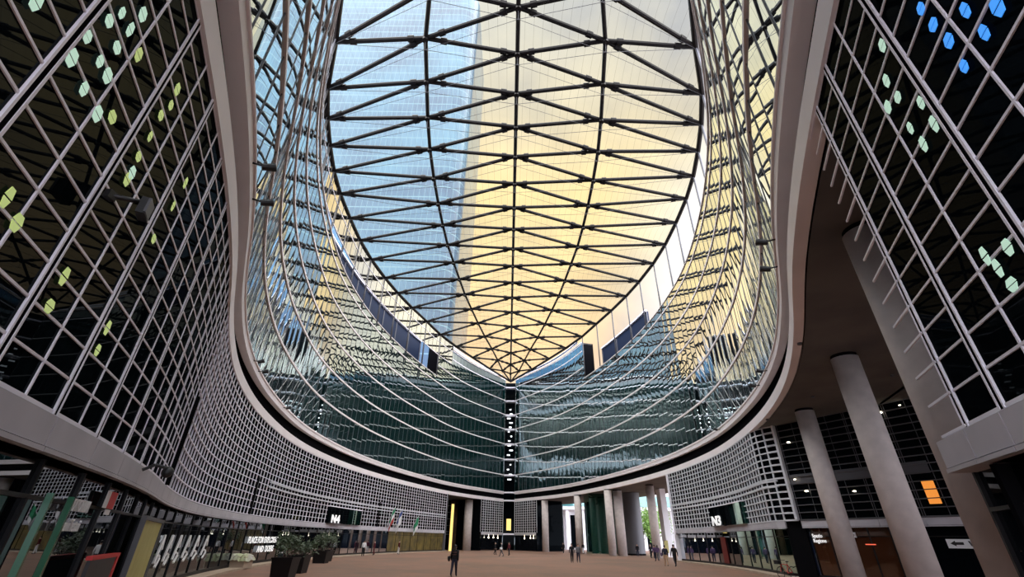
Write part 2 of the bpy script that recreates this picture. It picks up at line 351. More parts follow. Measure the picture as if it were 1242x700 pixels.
# ------------------------------------------------------------------ upper curved glass facades
def pane_grid(p00, p10, p11, p01, nrm, bulge, tu, tv, n=4):
    """one pane: corners (bottom left, bottom right, top right, top left), pillowed and tilted a little"""
    p00, p10, p11, p01, nrm = V(p00), V(p10), V(p11), V(p01), V(nrm); vs = []; fs = []
    for j in range(n + 1):
        for i in range(n + 1):
            u, v = i / n, j / n
            p = p00.lerp(p10, u).lerp(p01.lerp(p11, u), v)
            d = bulge * 16 * u * (1 - u) * v * (1 - v) + tu * (u - .5) + tv * (v - .5)
            vs.append(p + nrm * d)
    for j in range(n):
        for i in range(n): a = j * (n + 1) + i; fs.append((a, a + 1, a + n + 2, a + n + 1))
    return vs, fs
def upper(P, side):
    e = thing('curved_glass_facade', f'{side} curved mirror-glass facade of stacked storeys under the foil roof', 'facade', (*P.at(P.sy(40)), S1A))
    rnd = random.Random(3 if side == 'left' else 4)
    s0, s1 = P.sy(-6.5), P.L
    sfar = P.sy(87.5)
    # edge bands and the dark slot between them
    mb = MB(); strip(mb, P, s0, s1, -.35, .06, S1A, S1B); mb.build('lower_edge_band', M['alu_warm'], e)
    mb = MB(); strip(mb, P, s0, s1, -.6, -.30, S1B, S2A); mb.build('shadow_gap', M['dark'], e)
    mb = MB(); strip(mb, P, s0, s1, -.6, -.02, S2A + .02, S2A + .1); strip(mb, P, s0, s1, -.06, .10, S2A, S2B); strip(mb, P, s0, s1, -.04, .16, S2A + .42, S2A + .50); mb.build('upper_edge_band', M['alu_warm'], e)
    for k, z in enumerate(ZF[1:]):
        mb = MB(); strip(mb, P, s0, s1, -.04, .07, z - .10, z + .10); mb.build('floor_band', M['alu_warm'], e)
    for z in (ZTOP + FL, ZMID, ZFAR):
        mb = MB(); strip(mb, P, sfar, s1, -.04, .07, z - .10, z + .10); mb.build('floor_band', M['alu_warm'], e)
    mb = MB(); strip(mb, P, s0, sfar, -.03, .09, ZTOP + 1.1, ZTOP + 1.22); mb.build('handrail', M['alu_warm'], e)
    n = int(round((s1 - s0) / 1.5)); ds = (s1 - s0) / n
    panes = []
    for i in range(n):
        a, b = s0 + i * ds, s0 + (i + 1) * ds
        pa, pb = P.at(a), P.at(b); nr = P.nor((a + b) / 2)
        zs = list(zip(ZF[:-1], ZF[1:])) + ([(ZTOP, ZTOP + FL), (ZTOP + FL, ZMID), (ZMID, ZFAR)] if (a + b) / 2 > sfar else [(ZTOP + .1, ZTOP + 1.1)])
        for z0, z1 in zs:
            c = [(*pa, z0), (*pb, z0), (*pb, z1), (*pa, z1)]
            full = z1 - z0 > 2
            gq = pane_grid(*c, (*nr, 0), rnd.uniform(.003, .007) if full else .002, rnd.gauss(0, .007), rnd.gauss(0, .010) if full else 0)
            panes.append((screen_area(c), gq))
    panes.sort(key=lambda t: -t[0])
    for ar, (vs, fs) in panes[:100]:
        mb = MB(); mb.add(vs, fs); mb.build('window_pane', M['upper_glass'], e, smooth=True)
    mb = MB()
    for ar, (vs, fs) in panes[100:]: mb.add(vs, fs)
    tag(mb.build('window_pane', M['upper_glass'], e, smooth=True), kind='stuff')
    for i in range(0, n + 1):
        t = s0 + i * ds; zt = ZFAR if t > sfar else ZTOP
        mb = MB(); post(mb, P, t, .04, -.02, .025, S2B, zt); mb.build('mullion', M['greysteel'], e)
    # backing so the building is solid, with the terrace deck on top
    mb = MB(); strip(mb, P, s0, s1, -6.0, -.7, ZTOP - .5, ZTOP - .05, 2.0); mb.build('terrace_deck', M['soffit'], e)
    mb = MB(); strip(mb, P, s0, s1, -6.2, -6.0, S1A, ZTOP - .05, 2.0); mb.build('rear_wall', M['greysteel'], e)
    mb = MB(); strip(mb, P, sfar, s1, -2.4, -.3, ZFAR - .3, ZFAR, 2.0); mb.build('roof_slab', M['soffit'], e)
    mb = MB(); mb.prism([tuple(P.off(sfar, -.05)), tuple(P.off(sfar, -2.6)), tuple(P.off(sfar + .3, -2.6)), tuple(P.off(sfar + .3, -.05))], ZTOP, ZFAR); mb.build('end_wall', M['dark'], e)
    return e
upper(PL, 'left'); upper(PR, 'right')

mb = MB(); mb.box((0, -7.1, (S1A + ZTOP + 1) / 2), (2.4, .3, ZTOP + 1 - S1A)); tag(mb.build('wall_back', M['steel']), 'dark closing wall at the near tip of the square', 'wall', kind='structure')
# set-back top floor behind the terrace
def penthouse(P, side, y0, y1, nn, h, label, m):
    e = thing('rooftop_storey', label, 'storey', (*P.off(P.sy((y0 + y1) / 2), nn), ZTOP))
    a, b = P.sy(y0), P.sy(y1)
    mb = MB(); strip(mb, P, a, b, nn - .3, nn, ZTOP, ZTOP + h); mb.build('wall', m, e)
    mb = MB(); strip(mb, P, a, b, nn - .1, nn + .35, ZTOP + h, ZTOP + h + .25); mb.build('coping', M['alu'], e)
    k = int((b - a) / 5)
    for i in range(k + 1):
        mb = MB(); post(mb, P, a + (b - a) * i / k, .25, nn, nn + .12, ZTOP, ZTOP + h); mb.build('pilaster', M['greysteel'], e)
M['pent_blue'] = mat('set_back_cladding', (.012, .02, .045), .5, spec=.15)
penthouse(PL, 'left', 36, 86.5, -4.2, 8.6, 'set-back dark glazed top storey behind the left terrace rail', M['pent_blue'])
penthouse(PR, 'right', 69, 86.5, -4.2, 7.6, 'tall set-back dark top storey behind the right terrace rail', M['pent_blue'])
penthouse(PR, 'right', 50, 68.5, -4.2, 4.6, 'lower set-back dark storey behind the right terrace rail', M['pent_blue'])

# ------------------------------------------------------------------ foil roof
RX = np.array([(-9, 0.2), (-6, 1.4), (0, 4.3), (8, 8.2), (15, 11.6), (22.4, 14.9), (26.8, 17.1), (31.6, 18.7), (36.4, 19.9), (41, 20.6), (45.9, 20.9), (50.8, 21.0),
               (55.8, 20.7), (60.8, 20.0), (65.9, 19.0), (71, 17.7), (76, 16.2), (82.8, 14.2), (90.8, 10.9), (96, 8.4), (101, 5.9), (106, 3.9), (112.5, 1.2)])
rr = spline(RX[:, 0], RX[:, 1])
SX = np.array([(-6, .7), (0, 1.9), (8, 3.9), (15, 5.5), (22.08, 7.4), (26.1, 7.95), (30.2, 8.5), (34.3, 8.9), (38.5, 9.1), (42.9, 9.2), (47.3, 9.2), (51.7, 9.1), (56.3, 8.75), (61.25, 8.35),
               (66.4, 7.9), (71.7, 7.2), (77.5, 6.4), (83.9, 5.4), (90.5, 4.2), (97.4, 3.1), (105, 2.0), (112.5, .7)])
sr = spline(SX[:, 0], SX[:, 1])
ROW_C = [-6, -2.2, 1.6, 5, 8.4, 12, 15.8, 19.6, 23.4, 27.3, 31.15, 35.1, 39.3, 43.6, 48, 52.6, 57.2, 62.2, 67.3, 72.9, 79.2, 86, 93.2, 100.6, 107.5]
def remap(c, xs): return float(np.interp(c, [-6, 19.6, 23.4, 27.3, 43.6, 62.3, 72.9, 86, 100.6, 107.5], xs))
ROW_S = [remap(c, [-6, 18.2, 22.1, 26.1, 42.9, 61.3, 71.7, 84, 97.6, 105]) for c in ROW_C]
ROW_R = [remap(c, [-6, 18.0, 22.4, 26.8, 41.1, 60.8, 71, 82.8, 95.5, 103]) for c in ROW_C]
roof = thing('foil_roof', 'lens-shaped translucent roof of foil cushions on dark steel trusses', 'roof', (0, 50, ZR))
TIP = V((0, 112.8, ZR))
rows = []
for c, s_, r_ in zip(ROW_C, ROW_S, ROW_R):
    rows.append([V((-rr(r_), r_, ZR)), V((-sr(s_), s_, ZR + .25)), V((0.25 - c * .003, c, ZR + .35)), V((sr(s_), s_ , ZR + .25)), V((rr(r_), r_, ZR))])
R0 = .19
for col, nm in ((1, 'chord'), (2, 'spine_chord'), (3, 'chord')):
    mb = MB(); pts = [r[col] for r in rows] + [TIP]; mb.path(pts, R0 * .95, 8)
    for p in pts[1:-1]: mb.tube(p + V((0, 0, .1)), p - V((0, 0, .35)), .26, n=8)
    mb.build(nm, M['steel'], roof, smooth=False)
for col in (0, 4):
    mb = MB(); pts = [r[col] for r in rows] + [TIP]; mb.path(pts, .24, 8); mb.build('rim_beam', M['steel'], roof)
def lerp_tube(nm, a, b):
    mb = MB(); d = (b - a).normalized(); mb.tube(a, b, R0, n=8)
    L = (b - a).length
    if L > 4:
        for q in (a + d * 1.5, b - d * 1.2): mb.tube(q - d * .25, q + d * .25, R0 * 1.45, n=8)
    mb.build(nm, M['steel'], roof)
for i, r in enumerate(rows):
    for c0, c1 in ((0, 1), (1, 2), (3, 2), (4, 3)): lerp_tube('cross_strut', r[c0], r[c1])
    if i > 0:
        q = rows[i - 1]
        for c0, c1 in ((0, 1), (1, 2), (3, 2), (4, 3)): lerp_tube('diagonal_strut', r[c0], q[c1])
    # thin tie cables hung below each row
    mb = MB(); dz = V((0, .3, -1.1))
    for a, b in ((0, 1), (1, 2), (3, 2), (4, 3)):
        mb.tube(r[a] + (V((0, 0, -.2)) if a in (0, 4) else dz), r[b] + dz, .022, n=5)
        if i > 0:
            mb.tube(r[a] + (V((0, 0, -.2)) if a in (0, 4) else dz), rows[i - 1][b] + dz, .018, n=5)
    for c in (1, 2, 3): mb.tube(r[c], r[c] + dz, .02, n=5)
    mb.build('tie_cable', M['greysteel'], roof)
# cushions, one per triangle pair
def cushion(a, b, c, d):
    mb = MB(); n = 5; vs = []; fs = []
    up = V((0, 0, .5))
    for j in range(n + 1):
        for i in range(n + 1):
            u, v = i / n, j / n; p = a.lerp(b, u).lerp(d.lerp(c, u), v)
            vs.append(p + V((0, 0, .3 + .5 * 16 * u * (1 - u) * v * (1 - v))))
    for j in range(n):
        for i in range(n): k = j * (n + 1) + i; fs.append((k, k + 1, k + n + 2, k + n + 1))
    mb.add(vs, fs); mb.build('foil_cushion', M['foil'], roof, smooth=True)
for i in range(len(rows) - 1):
    for c in range(4): cushion(rows[i][c], rows[i][c + 1], rows[i + 1][c + 1], rows[i + 1][c])
mb = MB(); pts = rows[-1]
for c in range(4): mb.add([pts[c] + V((0, 0, .3)), pts[c + 1] + V((0, 0, .3)), TIP + V((0, 0, .3))], [(0, 1, 2)])
mb.build('end_cushion', M['foil'], roof)
# posts under the rim, with a glazed strip on the left side
for side in (-1, 1):
    for i, r in enumerate(rows):
        p = r[0 if side < 0 else 4]
        if 14 < p.y < 88:
            bar('roof_post', (p.x, p.y, ZTOP - .05), (p.x, p.y, ZR - .1), .13 if side < 0 else .10, M['greysteel'], roof)
def clerestory(side, y0, y1, zl, label, far=False):
    e = thing('clerestory_glazing', label, 'glazing', (side * float(rr((y0 + y1) / 2)), (y0 + y1) / 2, zl))
    Q = Path([(side * (g(y) - .5 if far else rr(y)), y) for y in np.linspace(y0, y1, 60)], 1 if side < 0 else -1)
    ZR = globals()['ZR'] + (1.5 if far else 0)
    mb = MB(); strip(mb, Q, 0, Q.L, -.02, .02, zl, ZR - .2, 1.5); mb.build('glass', M['clear'], e)
    for z in (zl, zl + (ZR - zl) * .62):
        mb = MB(); strip(mb, Q, 0, Q.L, -.06, .06, z - .06, z + .06, 1.5); mb.build('rail', M['alu'], e)
    k = int(Q.L / 1.7)
    for i in range(k + 1):
        mb = MB(); post(mb, Q, Q.L * i / k, .06, -.05, .05, zl, ZR - .2); mb.build('mullion', M['greysteel'], e)
clerestory(-1, 22, 88, ZTOP + 4.0, 'glazed strip of clear panes under the left rim of the roof')
clerestory(-1, 88.3, 111.5, ZFAR + .1, 'low strip of panes between the far left facade and the roof', True)
clerestory(1, 88.3, 111.5, ZFAR + .1, 'low strip of panes between the far right facade and the roof', True)

# ------------------------------------------------------------------ lower lattice facades
def lattice(P, s0, s1, e, bay=1.78, rows_=14, fin=-.002, th=.032, fascia=True, glass='lower_glass', metal='alu', skip=None, zt=S1A, both=True, deep_from=None, dk=1.0, mid=True, first=True):
    n = max(1, int(round((s1 - s0) / bay))); ds = (s1 - s0) / n
    for i in range(n):
        a, b = s0 + i * ds, s0 + (i + 1) * ds
        A, B = P.off(a, -.02), P.off(b, -.02); A2, B2 = P.off(a, -.08), P.off(b, -.08)
        mb = MB(); mb.prism([tuple(A2), tuple(B2), tuple(B), tuple(A)], FT, zt); mb.build('window_bay', M[glass], e)
        if fascia:
            mb = MB(); strip(mb, P, a + .012, b - .012, -.3, .05, FB + .07, FT - .05, 1); strip(mb, P, a + .012, b - .012, -.3, .07, FB, FB + .055, 1)
            mb.build('fascia_panel', M['fascia'], e)
        dp = deep_from is not None and (a + b) / 2 > deep_from
        if not mid: continue
        mb = MB(); post(mb, P, (a + b) / 2, .028 if not dp else .05 * dk, -.02, .0 if not dp else .07 * dk, FT, zt); mb.build('middle_mullion', M[metal], e)
    for i in range(0 if first else 1, n + 1):
        t = s0 + i * ds; dp = deep_from is not None and t > deep_from
        mb = MB()
        for q in ((-.055, .055) if not dp else (0,)): post(mb, P, t + q, .035 if not dp else .085 * dk, -.02, .008 if not dp else .08 * dk, FT - .02, zt)
        if not dp: post(mb, P, t, .07, -.03, .0, FT - .02, zt, 1)
        mb.build('double_mullion', [M[metal], M['dark']], e)
    for k in range(rows_ + 1):
        z = FT + (zt - FT) * k / rows_
        mb = MB(); h = th * (1.5 if k == 0 else 1)
        if deep_from is None or deep_from >= s1: strip(mb, P, s0, s1, -.02, fin, z - h / 2, z + h / 2, .9)
        else:
            if deep_from > s0: strip(mb, P, s0, deep_from, -.02, fin, z - h / 2, z + h / 2, .9)
            strip(mb, P, max(deep_from, s0), s1, -.02, .075 * dk, z - .038 * dk, z + .038 * dk, .9)
        mb.build('transom', M[metal], e)
    if fascia:
        mb = MB(); strip(mb, P, s0, s1, -.3, -.05, FB, FT, 1); mb.build('fascia_backing', M['dark'], e)
    return e
sL0 = 5.42; sL1 = sL0 + 1.73 * round((PL.sy(96.2) - sL0) / 1.73)
eL = thing('lattice_facade', 'left curved dark-glass facade behind a pale metal lattice', 'facade', (*PL.at(PL.sy(30)), FB))
lattice(PL, sL0, sL1, eL, metal='alu', bay=1.73, deep_from=PL.sy(15.6), dk=.52)
for y, zt, w in ((15.5, 6.2, .30), (36.6, 5.9, .28), (72.0, 6.6, .25)):
    mb = MB(); post(mb, PL, PL.sy(y), w, 0, .11, FT, zt); mb.build('expansion_gap', M['dark'], eL)
mb = MB(); strip(mb, PL, PL.sy(40), sL1, -.02, .12, 5.5, 5.62, 1); strip(mb, PL, PL.sy(40), sL1, -.02, .12, 5.86, 5.98, 1); mb.build('spandrel_band', M['lattice'], eL)
mb = MB(); mb.prism([tuple(PL.off(sL1, .2)), tuple(PL.off(sL1, -11)), tuple(PL.off(sL1 + .25, -11)), tuple(PL.off(sL1 + .25, .2))], 0, S1A); mb.build('end_wall', M['greysteel'], eL)

eN = thing('lattice_facade', 'near right dark-glass facade whose lattice fins stick out at its far edge', 'facade', (*PR.at(PR.sy(4)), FB))
sN0, sN1 = 4.475, 14.03
lattice(PR, sN0, 13.05, eN, bay=1.715)
lattice(PR, 13.05, sN1, eN, bay=.98, mid=False, first=False)
for k in range(15):
    z = FT + (S1A - FT) * k / 14
    mb = MB(); strip(mb, PR, sN1, sN1 + .85, -.02, .01, z - .018, z + .018, .5); mb.build('projecting_fin', M['alu'], eN)
mb = MB(); strip(mb, PR, sN1 + .01, sN1 + 1.0, -.3, .05, FB + .07, FT - .05, .5); strip(mb, PR, sN1 + .01, sN1 + 1.0, -.3, .07, FB, FB + .055, .5); mb.build('fascia_panel', M['fascia'], eN)
mb = MB(); a, b = PR.off(sN1 + .03, -.1), PR.off(sN1 + .03, -5); T = PR.tan(sN1) * .12
mb.prism([tuple(a), tuple(b), tuple(b + T), tuple(a + T)], 0, S1A); mb.build('end_wall', M['dark'], eN)

def glints(P, e, spots, m):  # glowing patches on the opaque glass that paint its bright glints
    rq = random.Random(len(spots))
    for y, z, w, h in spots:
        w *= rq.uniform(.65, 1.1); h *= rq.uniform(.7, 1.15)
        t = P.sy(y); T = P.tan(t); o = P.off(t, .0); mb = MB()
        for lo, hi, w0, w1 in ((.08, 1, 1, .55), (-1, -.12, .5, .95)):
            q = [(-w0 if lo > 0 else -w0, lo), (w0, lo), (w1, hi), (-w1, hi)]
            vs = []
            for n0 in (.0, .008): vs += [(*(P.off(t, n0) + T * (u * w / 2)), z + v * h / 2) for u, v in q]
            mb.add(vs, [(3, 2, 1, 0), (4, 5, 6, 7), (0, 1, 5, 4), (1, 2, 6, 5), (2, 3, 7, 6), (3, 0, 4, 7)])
        mb.build('glint_patch', m, e)
M['glow_green'] = mat('greenish_glint', (.3, .6, .4), .5, emit=(.70, .95, .80), estr=.36)  # glow colours of the painted glints
M['glow_lime'] = mat('lime_glint', (.5, .6, .1), .5, emit=(.80, 1, .42), estr=.24)
M['glow_blue'] = mat('blue_glint', (.1, .4, .9), .5, emit=(.03, .27, .85), estr=.6)
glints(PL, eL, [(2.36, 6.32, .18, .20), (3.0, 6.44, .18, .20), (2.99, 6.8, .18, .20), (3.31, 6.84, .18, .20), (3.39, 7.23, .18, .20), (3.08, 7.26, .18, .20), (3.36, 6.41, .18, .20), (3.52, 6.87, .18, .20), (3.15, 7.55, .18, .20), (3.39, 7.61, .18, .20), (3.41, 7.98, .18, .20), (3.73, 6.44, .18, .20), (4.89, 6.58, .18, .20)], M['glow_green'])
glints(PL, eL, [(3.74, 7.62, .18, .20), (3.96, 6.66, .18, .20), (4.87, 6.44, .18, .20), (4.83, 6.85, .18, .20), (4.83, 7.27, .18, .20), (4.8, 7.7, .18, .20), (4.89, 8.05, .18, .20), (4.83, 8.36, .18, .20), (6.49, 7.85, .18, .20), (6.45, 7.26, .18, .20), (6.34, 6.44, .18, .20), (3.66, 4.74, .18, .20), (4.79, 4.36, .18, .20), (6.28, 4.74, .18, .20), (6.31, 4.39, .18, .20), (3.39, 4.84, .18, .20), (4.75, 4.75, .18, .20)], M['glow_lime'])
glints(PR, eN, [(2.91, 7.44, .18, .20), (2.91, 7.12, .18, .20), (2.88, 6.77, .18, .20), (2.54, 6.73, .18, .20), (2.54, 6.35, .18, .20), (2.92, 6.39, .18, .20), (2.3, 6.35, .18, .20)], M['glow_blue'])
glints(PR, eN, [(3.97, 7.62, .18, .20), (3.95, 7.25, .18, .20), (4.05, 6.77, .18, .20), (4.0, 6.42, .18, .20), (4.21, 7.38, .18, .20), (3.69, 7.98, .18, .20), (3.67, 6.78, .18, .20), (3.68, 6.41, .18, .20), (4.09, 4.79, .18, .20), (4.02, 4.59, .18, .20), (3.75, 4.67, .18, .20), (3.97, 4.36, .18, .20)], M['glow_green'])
# right lattice wall, turning the corner into the recessed glass wall behind the columns
yc = 36.2
pts = [(g(y), y) for y in np.linspace(62.0, yc, 110)]
c0 = np.array(pts[-1]); T0 = np.array(pts[-1]) - np.array(pts[-3]); T0 /= np.hypot(*T0)
dR = np.array((4.42, -8.25)); dR /= np.hypot(*dR)
for k in range(1, 9):
    w = k / 8; d = T0 * (1 - w) + dR * w; d /= np.hypot(*d); pts.append(tuple(np.array(pts[-1]) + d * .22))
ncorner = len(pts)
for k in range(1, 60): pts.append(tuple(np.array(pts[ncorner - 1]) + dR * k * .5))
PW = Path(pts, 1)                                # runs from far to near; square on the right hand of travel
sC = PW.s[ncorner - 1]
eR = thing('lattice_facade', 'right curved facade of deep egg-crate metal lattice beside the columns', 'facade', (*PW.at(10), FB))
lattice(PW, 0, sC - .2, eR, bay=1.55, deep_from=-1, metal='lattice')
mb = MB(); strip(mb, PW, 0, sC, -.02, .12, 5.5, 5.62, 1); strip(mb, PW, 0, sC, -.02, .12, 5.86, 5.98, 1); mb.build('spandrel_band', M['lattice'], eR)
mb = MB(); mb.prism([tuple(PW.off(0, .2)), tuple(PW.off(0, -9)), tuple(PW.off(.25, -9)), tuple(PW.off(.25, .2))], 0, S1A); mb.build('end_wall', M['alu'], eR)
mb = MB()
for k in range(15):
    z = FT + (S1A - FT) * k / 14; strip(mb, PW, sC - .1, sC + .75, -.02, .18, z - .05, z + .05, .3)
mb.build('corner_louvre', M['lattice'], eR)
mb = MB(); strip(mb, PW, sC - .3, sC + 1.0, -.25, -.1, 0, S1A, .3); mb.build('corner_backing', M['dark'], eR)
mb = MB(); post(mb, PW, sC + .78, .16, -.02, .3, FT, S1A); mb.build('corner_post', M['lattice'], eR)
eB = thing('recessed_glass_wall', 'dark gridded glass wall set back behind the three big columns', 'facade', (*PW.at(sC + 8), FB))
lattice(PW, sC + .9, PW.L - .5, eB, bay=2.3, rows_=14, fin=.10, th=.05, metal='greysteel', zt=S1A)
mb = MB(); strip(mb, PW, sC + .9, sC + 9, -.01, .01, 5.55, 6.2, 1); mb.build('spandrel_band', M['greysteel'], eB)

mb = MB(); e_ = PW.off(PW.L - .3, -.1); mb.prism([tuple(e_), (e_[0] + .3, e_[1]), (12.3, -6), (12, -6)], 0, S1A); tag(mb.build('light_block_wall', M['dark']), 'dark wall added behind the near right facade to block outside light', 'wall', kind='structure')  # added to keep outside light out from under the right ceiling

# end blocks either side of the far corner
for P, side in ((PL, 'left'), (PR, 'right')):
    e = thing('lattice_facade', f'narrow lattice facade just {side} of the far corner joint', 'facade', (*P.at(P.sy(110)), FB))
    lattice(P, P.sy(106.6), P.L - .1, e, bay=1.5, deep_from=-1, metal='lattice', rows_=13)
    mb = MB(); strip(mb, P, P.sy(106.6), P.L - .1, -.15, -.05, 0, FB, 1); mb.build('shop_glazing', M['shop_glass'], e)
    mb = MB(); sE = P.sy(106.6); mb.prism([tuple(P.off(sE, .1)), tuple(P.off(sE, -7)), tuple(P.off(sE + .2, -7)), tuple(P.off(sE + .2, .1))], 0, S1A); mb.build('end_wall', M['lower_glass'], e)

# ------------------------------------------------------------------ glass joint in the far corner
e = thing('glass_link', 'slim vertical glass joint with bright floor edges in the far corner', 'link', (0, 114.6, 0))
mb = MB(); mb.box((0, 116.2, ZFAR / 2), (3.4, .2, ZFAR)); mb.build('back_wall', M['lower_glass'], e)
for sx in (-1, 1):
    mb = MB(); mb.box((sx * 1.35, 114.7, ZFAR / 2), (.12, 2.6, ZFAR)); mb.build('side_glass', M['upper_glass'], e)
for z in [FB + .2, S1A + .3, S2A + .4] + ZF[1:] + [ZTOP + FL, ZMID]:
    mb = MB(); mb.box((0, 114.4, z), (2.5, 1.4, .28)); mb.build('floor_plate', M['alu'], e)
for k in range(16):  # glowing boxes that paint the pale glints in the glass joint
    z = 14.5 + k * 1.1
    mb = MB(); mb.box((.35 * math.sin(k * 2.3), 114.9, z), (.6 + .25 * math.cos(k), .25, .22)); mb.build('glint_bar', M['glint_cool'], e)
mb = MB(); mb.box((0, 114.0, 5.0), (1.0, .12, 2.3)); mb.build('lit_doorway', M['yellow_lit'], e)

# ------------------------------------------------------------------ columns
def column(x, y, r, name, label, m, group=None):
    e = thing(name, label, 'column', (x, y, 0), group)
    mb = MB(); mb.lathe([(r, 0), (r, 9.45)], (x, y, 0), 32); mb.build('shaft', m, e, smooth=False)
    for p in e.children[0].data.polygons: p.use_smooth = len(p.vertices) == 4
    mb = MB(); mb.lathe([(r * .93, 9.45), (r * .93, S1A)], (x, y, 0), 32); mb.build('neck', M['dark'], e)
    return e
GC = 'round columns'
column(9.65, 9.9, .52, 'round_column', 'tall round concrete column nearest the camera, beside the projecting fins', M['concrete'])
column(15.3, 19.4, .55, 'round_column', 'round concrete column in the middle of the three on the right', M['concrete'])
column(19.0, 29.0, .55, 'round_column', 'round concrete column nearest the egg-crate corner', M['concrete'])
column(21.3, 74.0, .62, 'round_column', 'round concrete column between the green tree and the egg-crate wall', M['concrete'])
column(16.5, 82.0, .62, 'round_column', 'left of the twin round columns beside the dark glass lobby', M['concrete'])
column(18.2, 82.6, .75, 'round_column', 'right of the twin round columns beside the dark glass lobby', M['concrete'])
column(13.0, 93.5, .68, 'round_column', 'round column left of the dark glass lobby', M['concrete'])
column(7.6, 105.3, .68, 'round_column', 'round column just right of the far corner joint', M['concrete'])
column(-8.6, 106.4, .85, 'round_column', 'pale round column in the opening left of the far corner', M['concrete'])
column(-12.0, 110.5, .8, 'round_column', 'brown column at the end of the left lattice facade', M['brown'])
e = thing('service_core', 'broad dark rounded core behind the twin columns', 'core', (21.6, 87.5, 0))
mb = MB(); mb.lathe([(1.5, 0), (1.5, S1A - .05)], (21.6, 87.5, 0), 32); mb.build('shell', M['greysteel'], e)
mb = MB(); mb.lathe([(1.56, 0), (1.56, .25)], (21.6, 87.5, 0), 32); mb.build('skirting', M['dark'], e)
# dark glass lobby
e = thing('glass_lobby', 'dark green glass lobby box between columns under the right wing', 'lobby', (17.6, 92, 0))
LX0, LX1, LY0, LY1 = 14.6, 19.2, 90, 96
for a, b in (((LX0, LY0), (LX1, LY0)), ((LX0, LY0), (LX0, LY1)), ((LX1, LY0), (LX1, LY1))):
    d = np.array(b) - np.array(a); k = 3
    for i in range(k):
        p, q = np.array(a) + d * i / k, np.array(a) + d * (i + 1) / k; nrm = np.array((-d[1], d[0])) / np.hypot(*d) * .05
        mb = MB(); mb.prism([tuple(p - nrm), tuple(q - nrm), tuple(q + nrm), tuple(p + nrm)], .1, S1A); mb.build('glass_panel', M['lobby_glass'], e)
        mb = MB(); mb.box((p[0], p[1], S1A / 2), (.09, .09, S1A)); mb.build('frame_post', M['green_glass'], e)
mb = MB(); mb.box(((LX0 + LX1) / 2, (LY0 + LY1) / 2, .05), (LX1 - LX0 + .2, LY1 - LY0 + .2, .1)); mb.build('base', M['step'], e)

# ------------------------------------------------------------------ shopfronts
def shopfront(P, s0, s1, label, panes=4, glass='shop_glass', n0=-.25, group=None, door=False):
    e = thing('shopfront', label, 'shopfront', (*P.at((s0 + s1) / 2), .13), group)
    ds = (s1 - s0) / panes
    for i in range(panes):
        a, b = s0 + i * ds, s0 + (i + 1) * ds
        A, B = P.off(a + .03, n0), P.off(b - .03, n0); A2, B2 = P.off(a + .03, n0 - .03), P.off(b - .03, n0 - .03)
        mb = MB(); mb.prism([tuple(A2), tuple(B2), tuple(B), tuple(A)], .3, FB); mb.build('pane', M[glass if isinstance(glass, str) else glass[i % len(glass)]], e)
    for i in range(panes + 1):
        mb = MB(); post(mb, P, s0 + i * ds, .06, n0 - .04, n0 + .05, .13, FB); mb.build('frame_post', M['steel'], e)
    mb = MB(); strip(mb, P, s0, s1, n0 - .04, n0 + .06, .13, .3, 1); mb.build('sill', M['steel'], e)
    mb = MB(); strip(mb, P, s0, s1, n0 - .04, n0 + .05, FB - .5, FB - .45, 1); mb.build('head_rail', M['steel'], e)
    return e
sdef = [(-2.0, 6.9, 'black shopfront at the lower left corner with green glass edges', 4, 'shop_glass'),
        (6.9, 13.2, 'dark shopfront carrying the auditorium lettering', 4, 'shop_glass'),
        (13.2, 18.0, 'shopfront behind the tall yellow panel', 3, 'shop_glass'),
        (18.0, 36.0, 'long dark shopfront with white zigzag decals', 9, 'shop_glass'),
        (36.0, 49.0, 'dark shopfront with two lines of white lettering behind the planters', 6, 'shop_glass'),
        (49.0, 63.0, 'dark shopfront under the left glazed bay window', 6, 'shop_glass'),
        (63.0, 76.5, 'bluish shopfront behind the white-shirted person', 6, 'shop_blue'),
        (76.5, 96.0, 'shopfront glowing yellow inside at the far end of the left lattice', 8, 'shop_lit')]
for y0, y1, lb, n, gl in sdef: shopfront(PL, PL.sy(y0), PL.sy(y1), lb, n, gl)
sW = lambda y: float(np.interp(-y, -PW.p[:ncorner, 1], PW.s[:ncorner]))
shopfront(PW, 0, sW(51.8), 'blue-grey glass shopfront at the far end of the egg-crate wall', 4, 'shop_blue')
shopfront(PW, sW(51.8), sW(46.5), 'shopfront with a red door panel under the right glazed bay window', 3, ['lower_glass', 'redpane', 'shop_glass'] if False else 'shop_glass')
shopfront(PW, sW(46.5), sC - .4, 'pale glass entrance doors near the egg-crate corner', 5, 'lobby_glass')
shopfront(PW, sC - .4, sC + 1.2, 'blue panel at the foot of the egg-crate corner', 1, 'shop_blue')
M['brown_glass'] = glassy('brown_glass', (.05, .018, .008), (1, .9, .8), .06, .7)
shopfront(PW, sC + 1.2, sC + 7.0, 'brown-lit shopfront with white lettering behind the columns', 5, 'brown_glass')
shopfront(PW, sC + 7.0, PW.L - .6, 'black shopfront with the arrow sign behind the nearest column', 6, 'lower_glass')
shopfront(PR, PR.sy(-2.0), PR.sy(6.9), 'black shopfront at the lower right corner under the near right facade', 4, 'shop_glass')
# red door panel inside the right shopfront
mb = MB(); strip(mb, PW, sW(50.6), sW(49.4), -.19, -.15, .3, 2.5, 1); tag(mb.build('door_panel', M['door_red']), 'red door panel standing in the right shopfront', 'door panel')

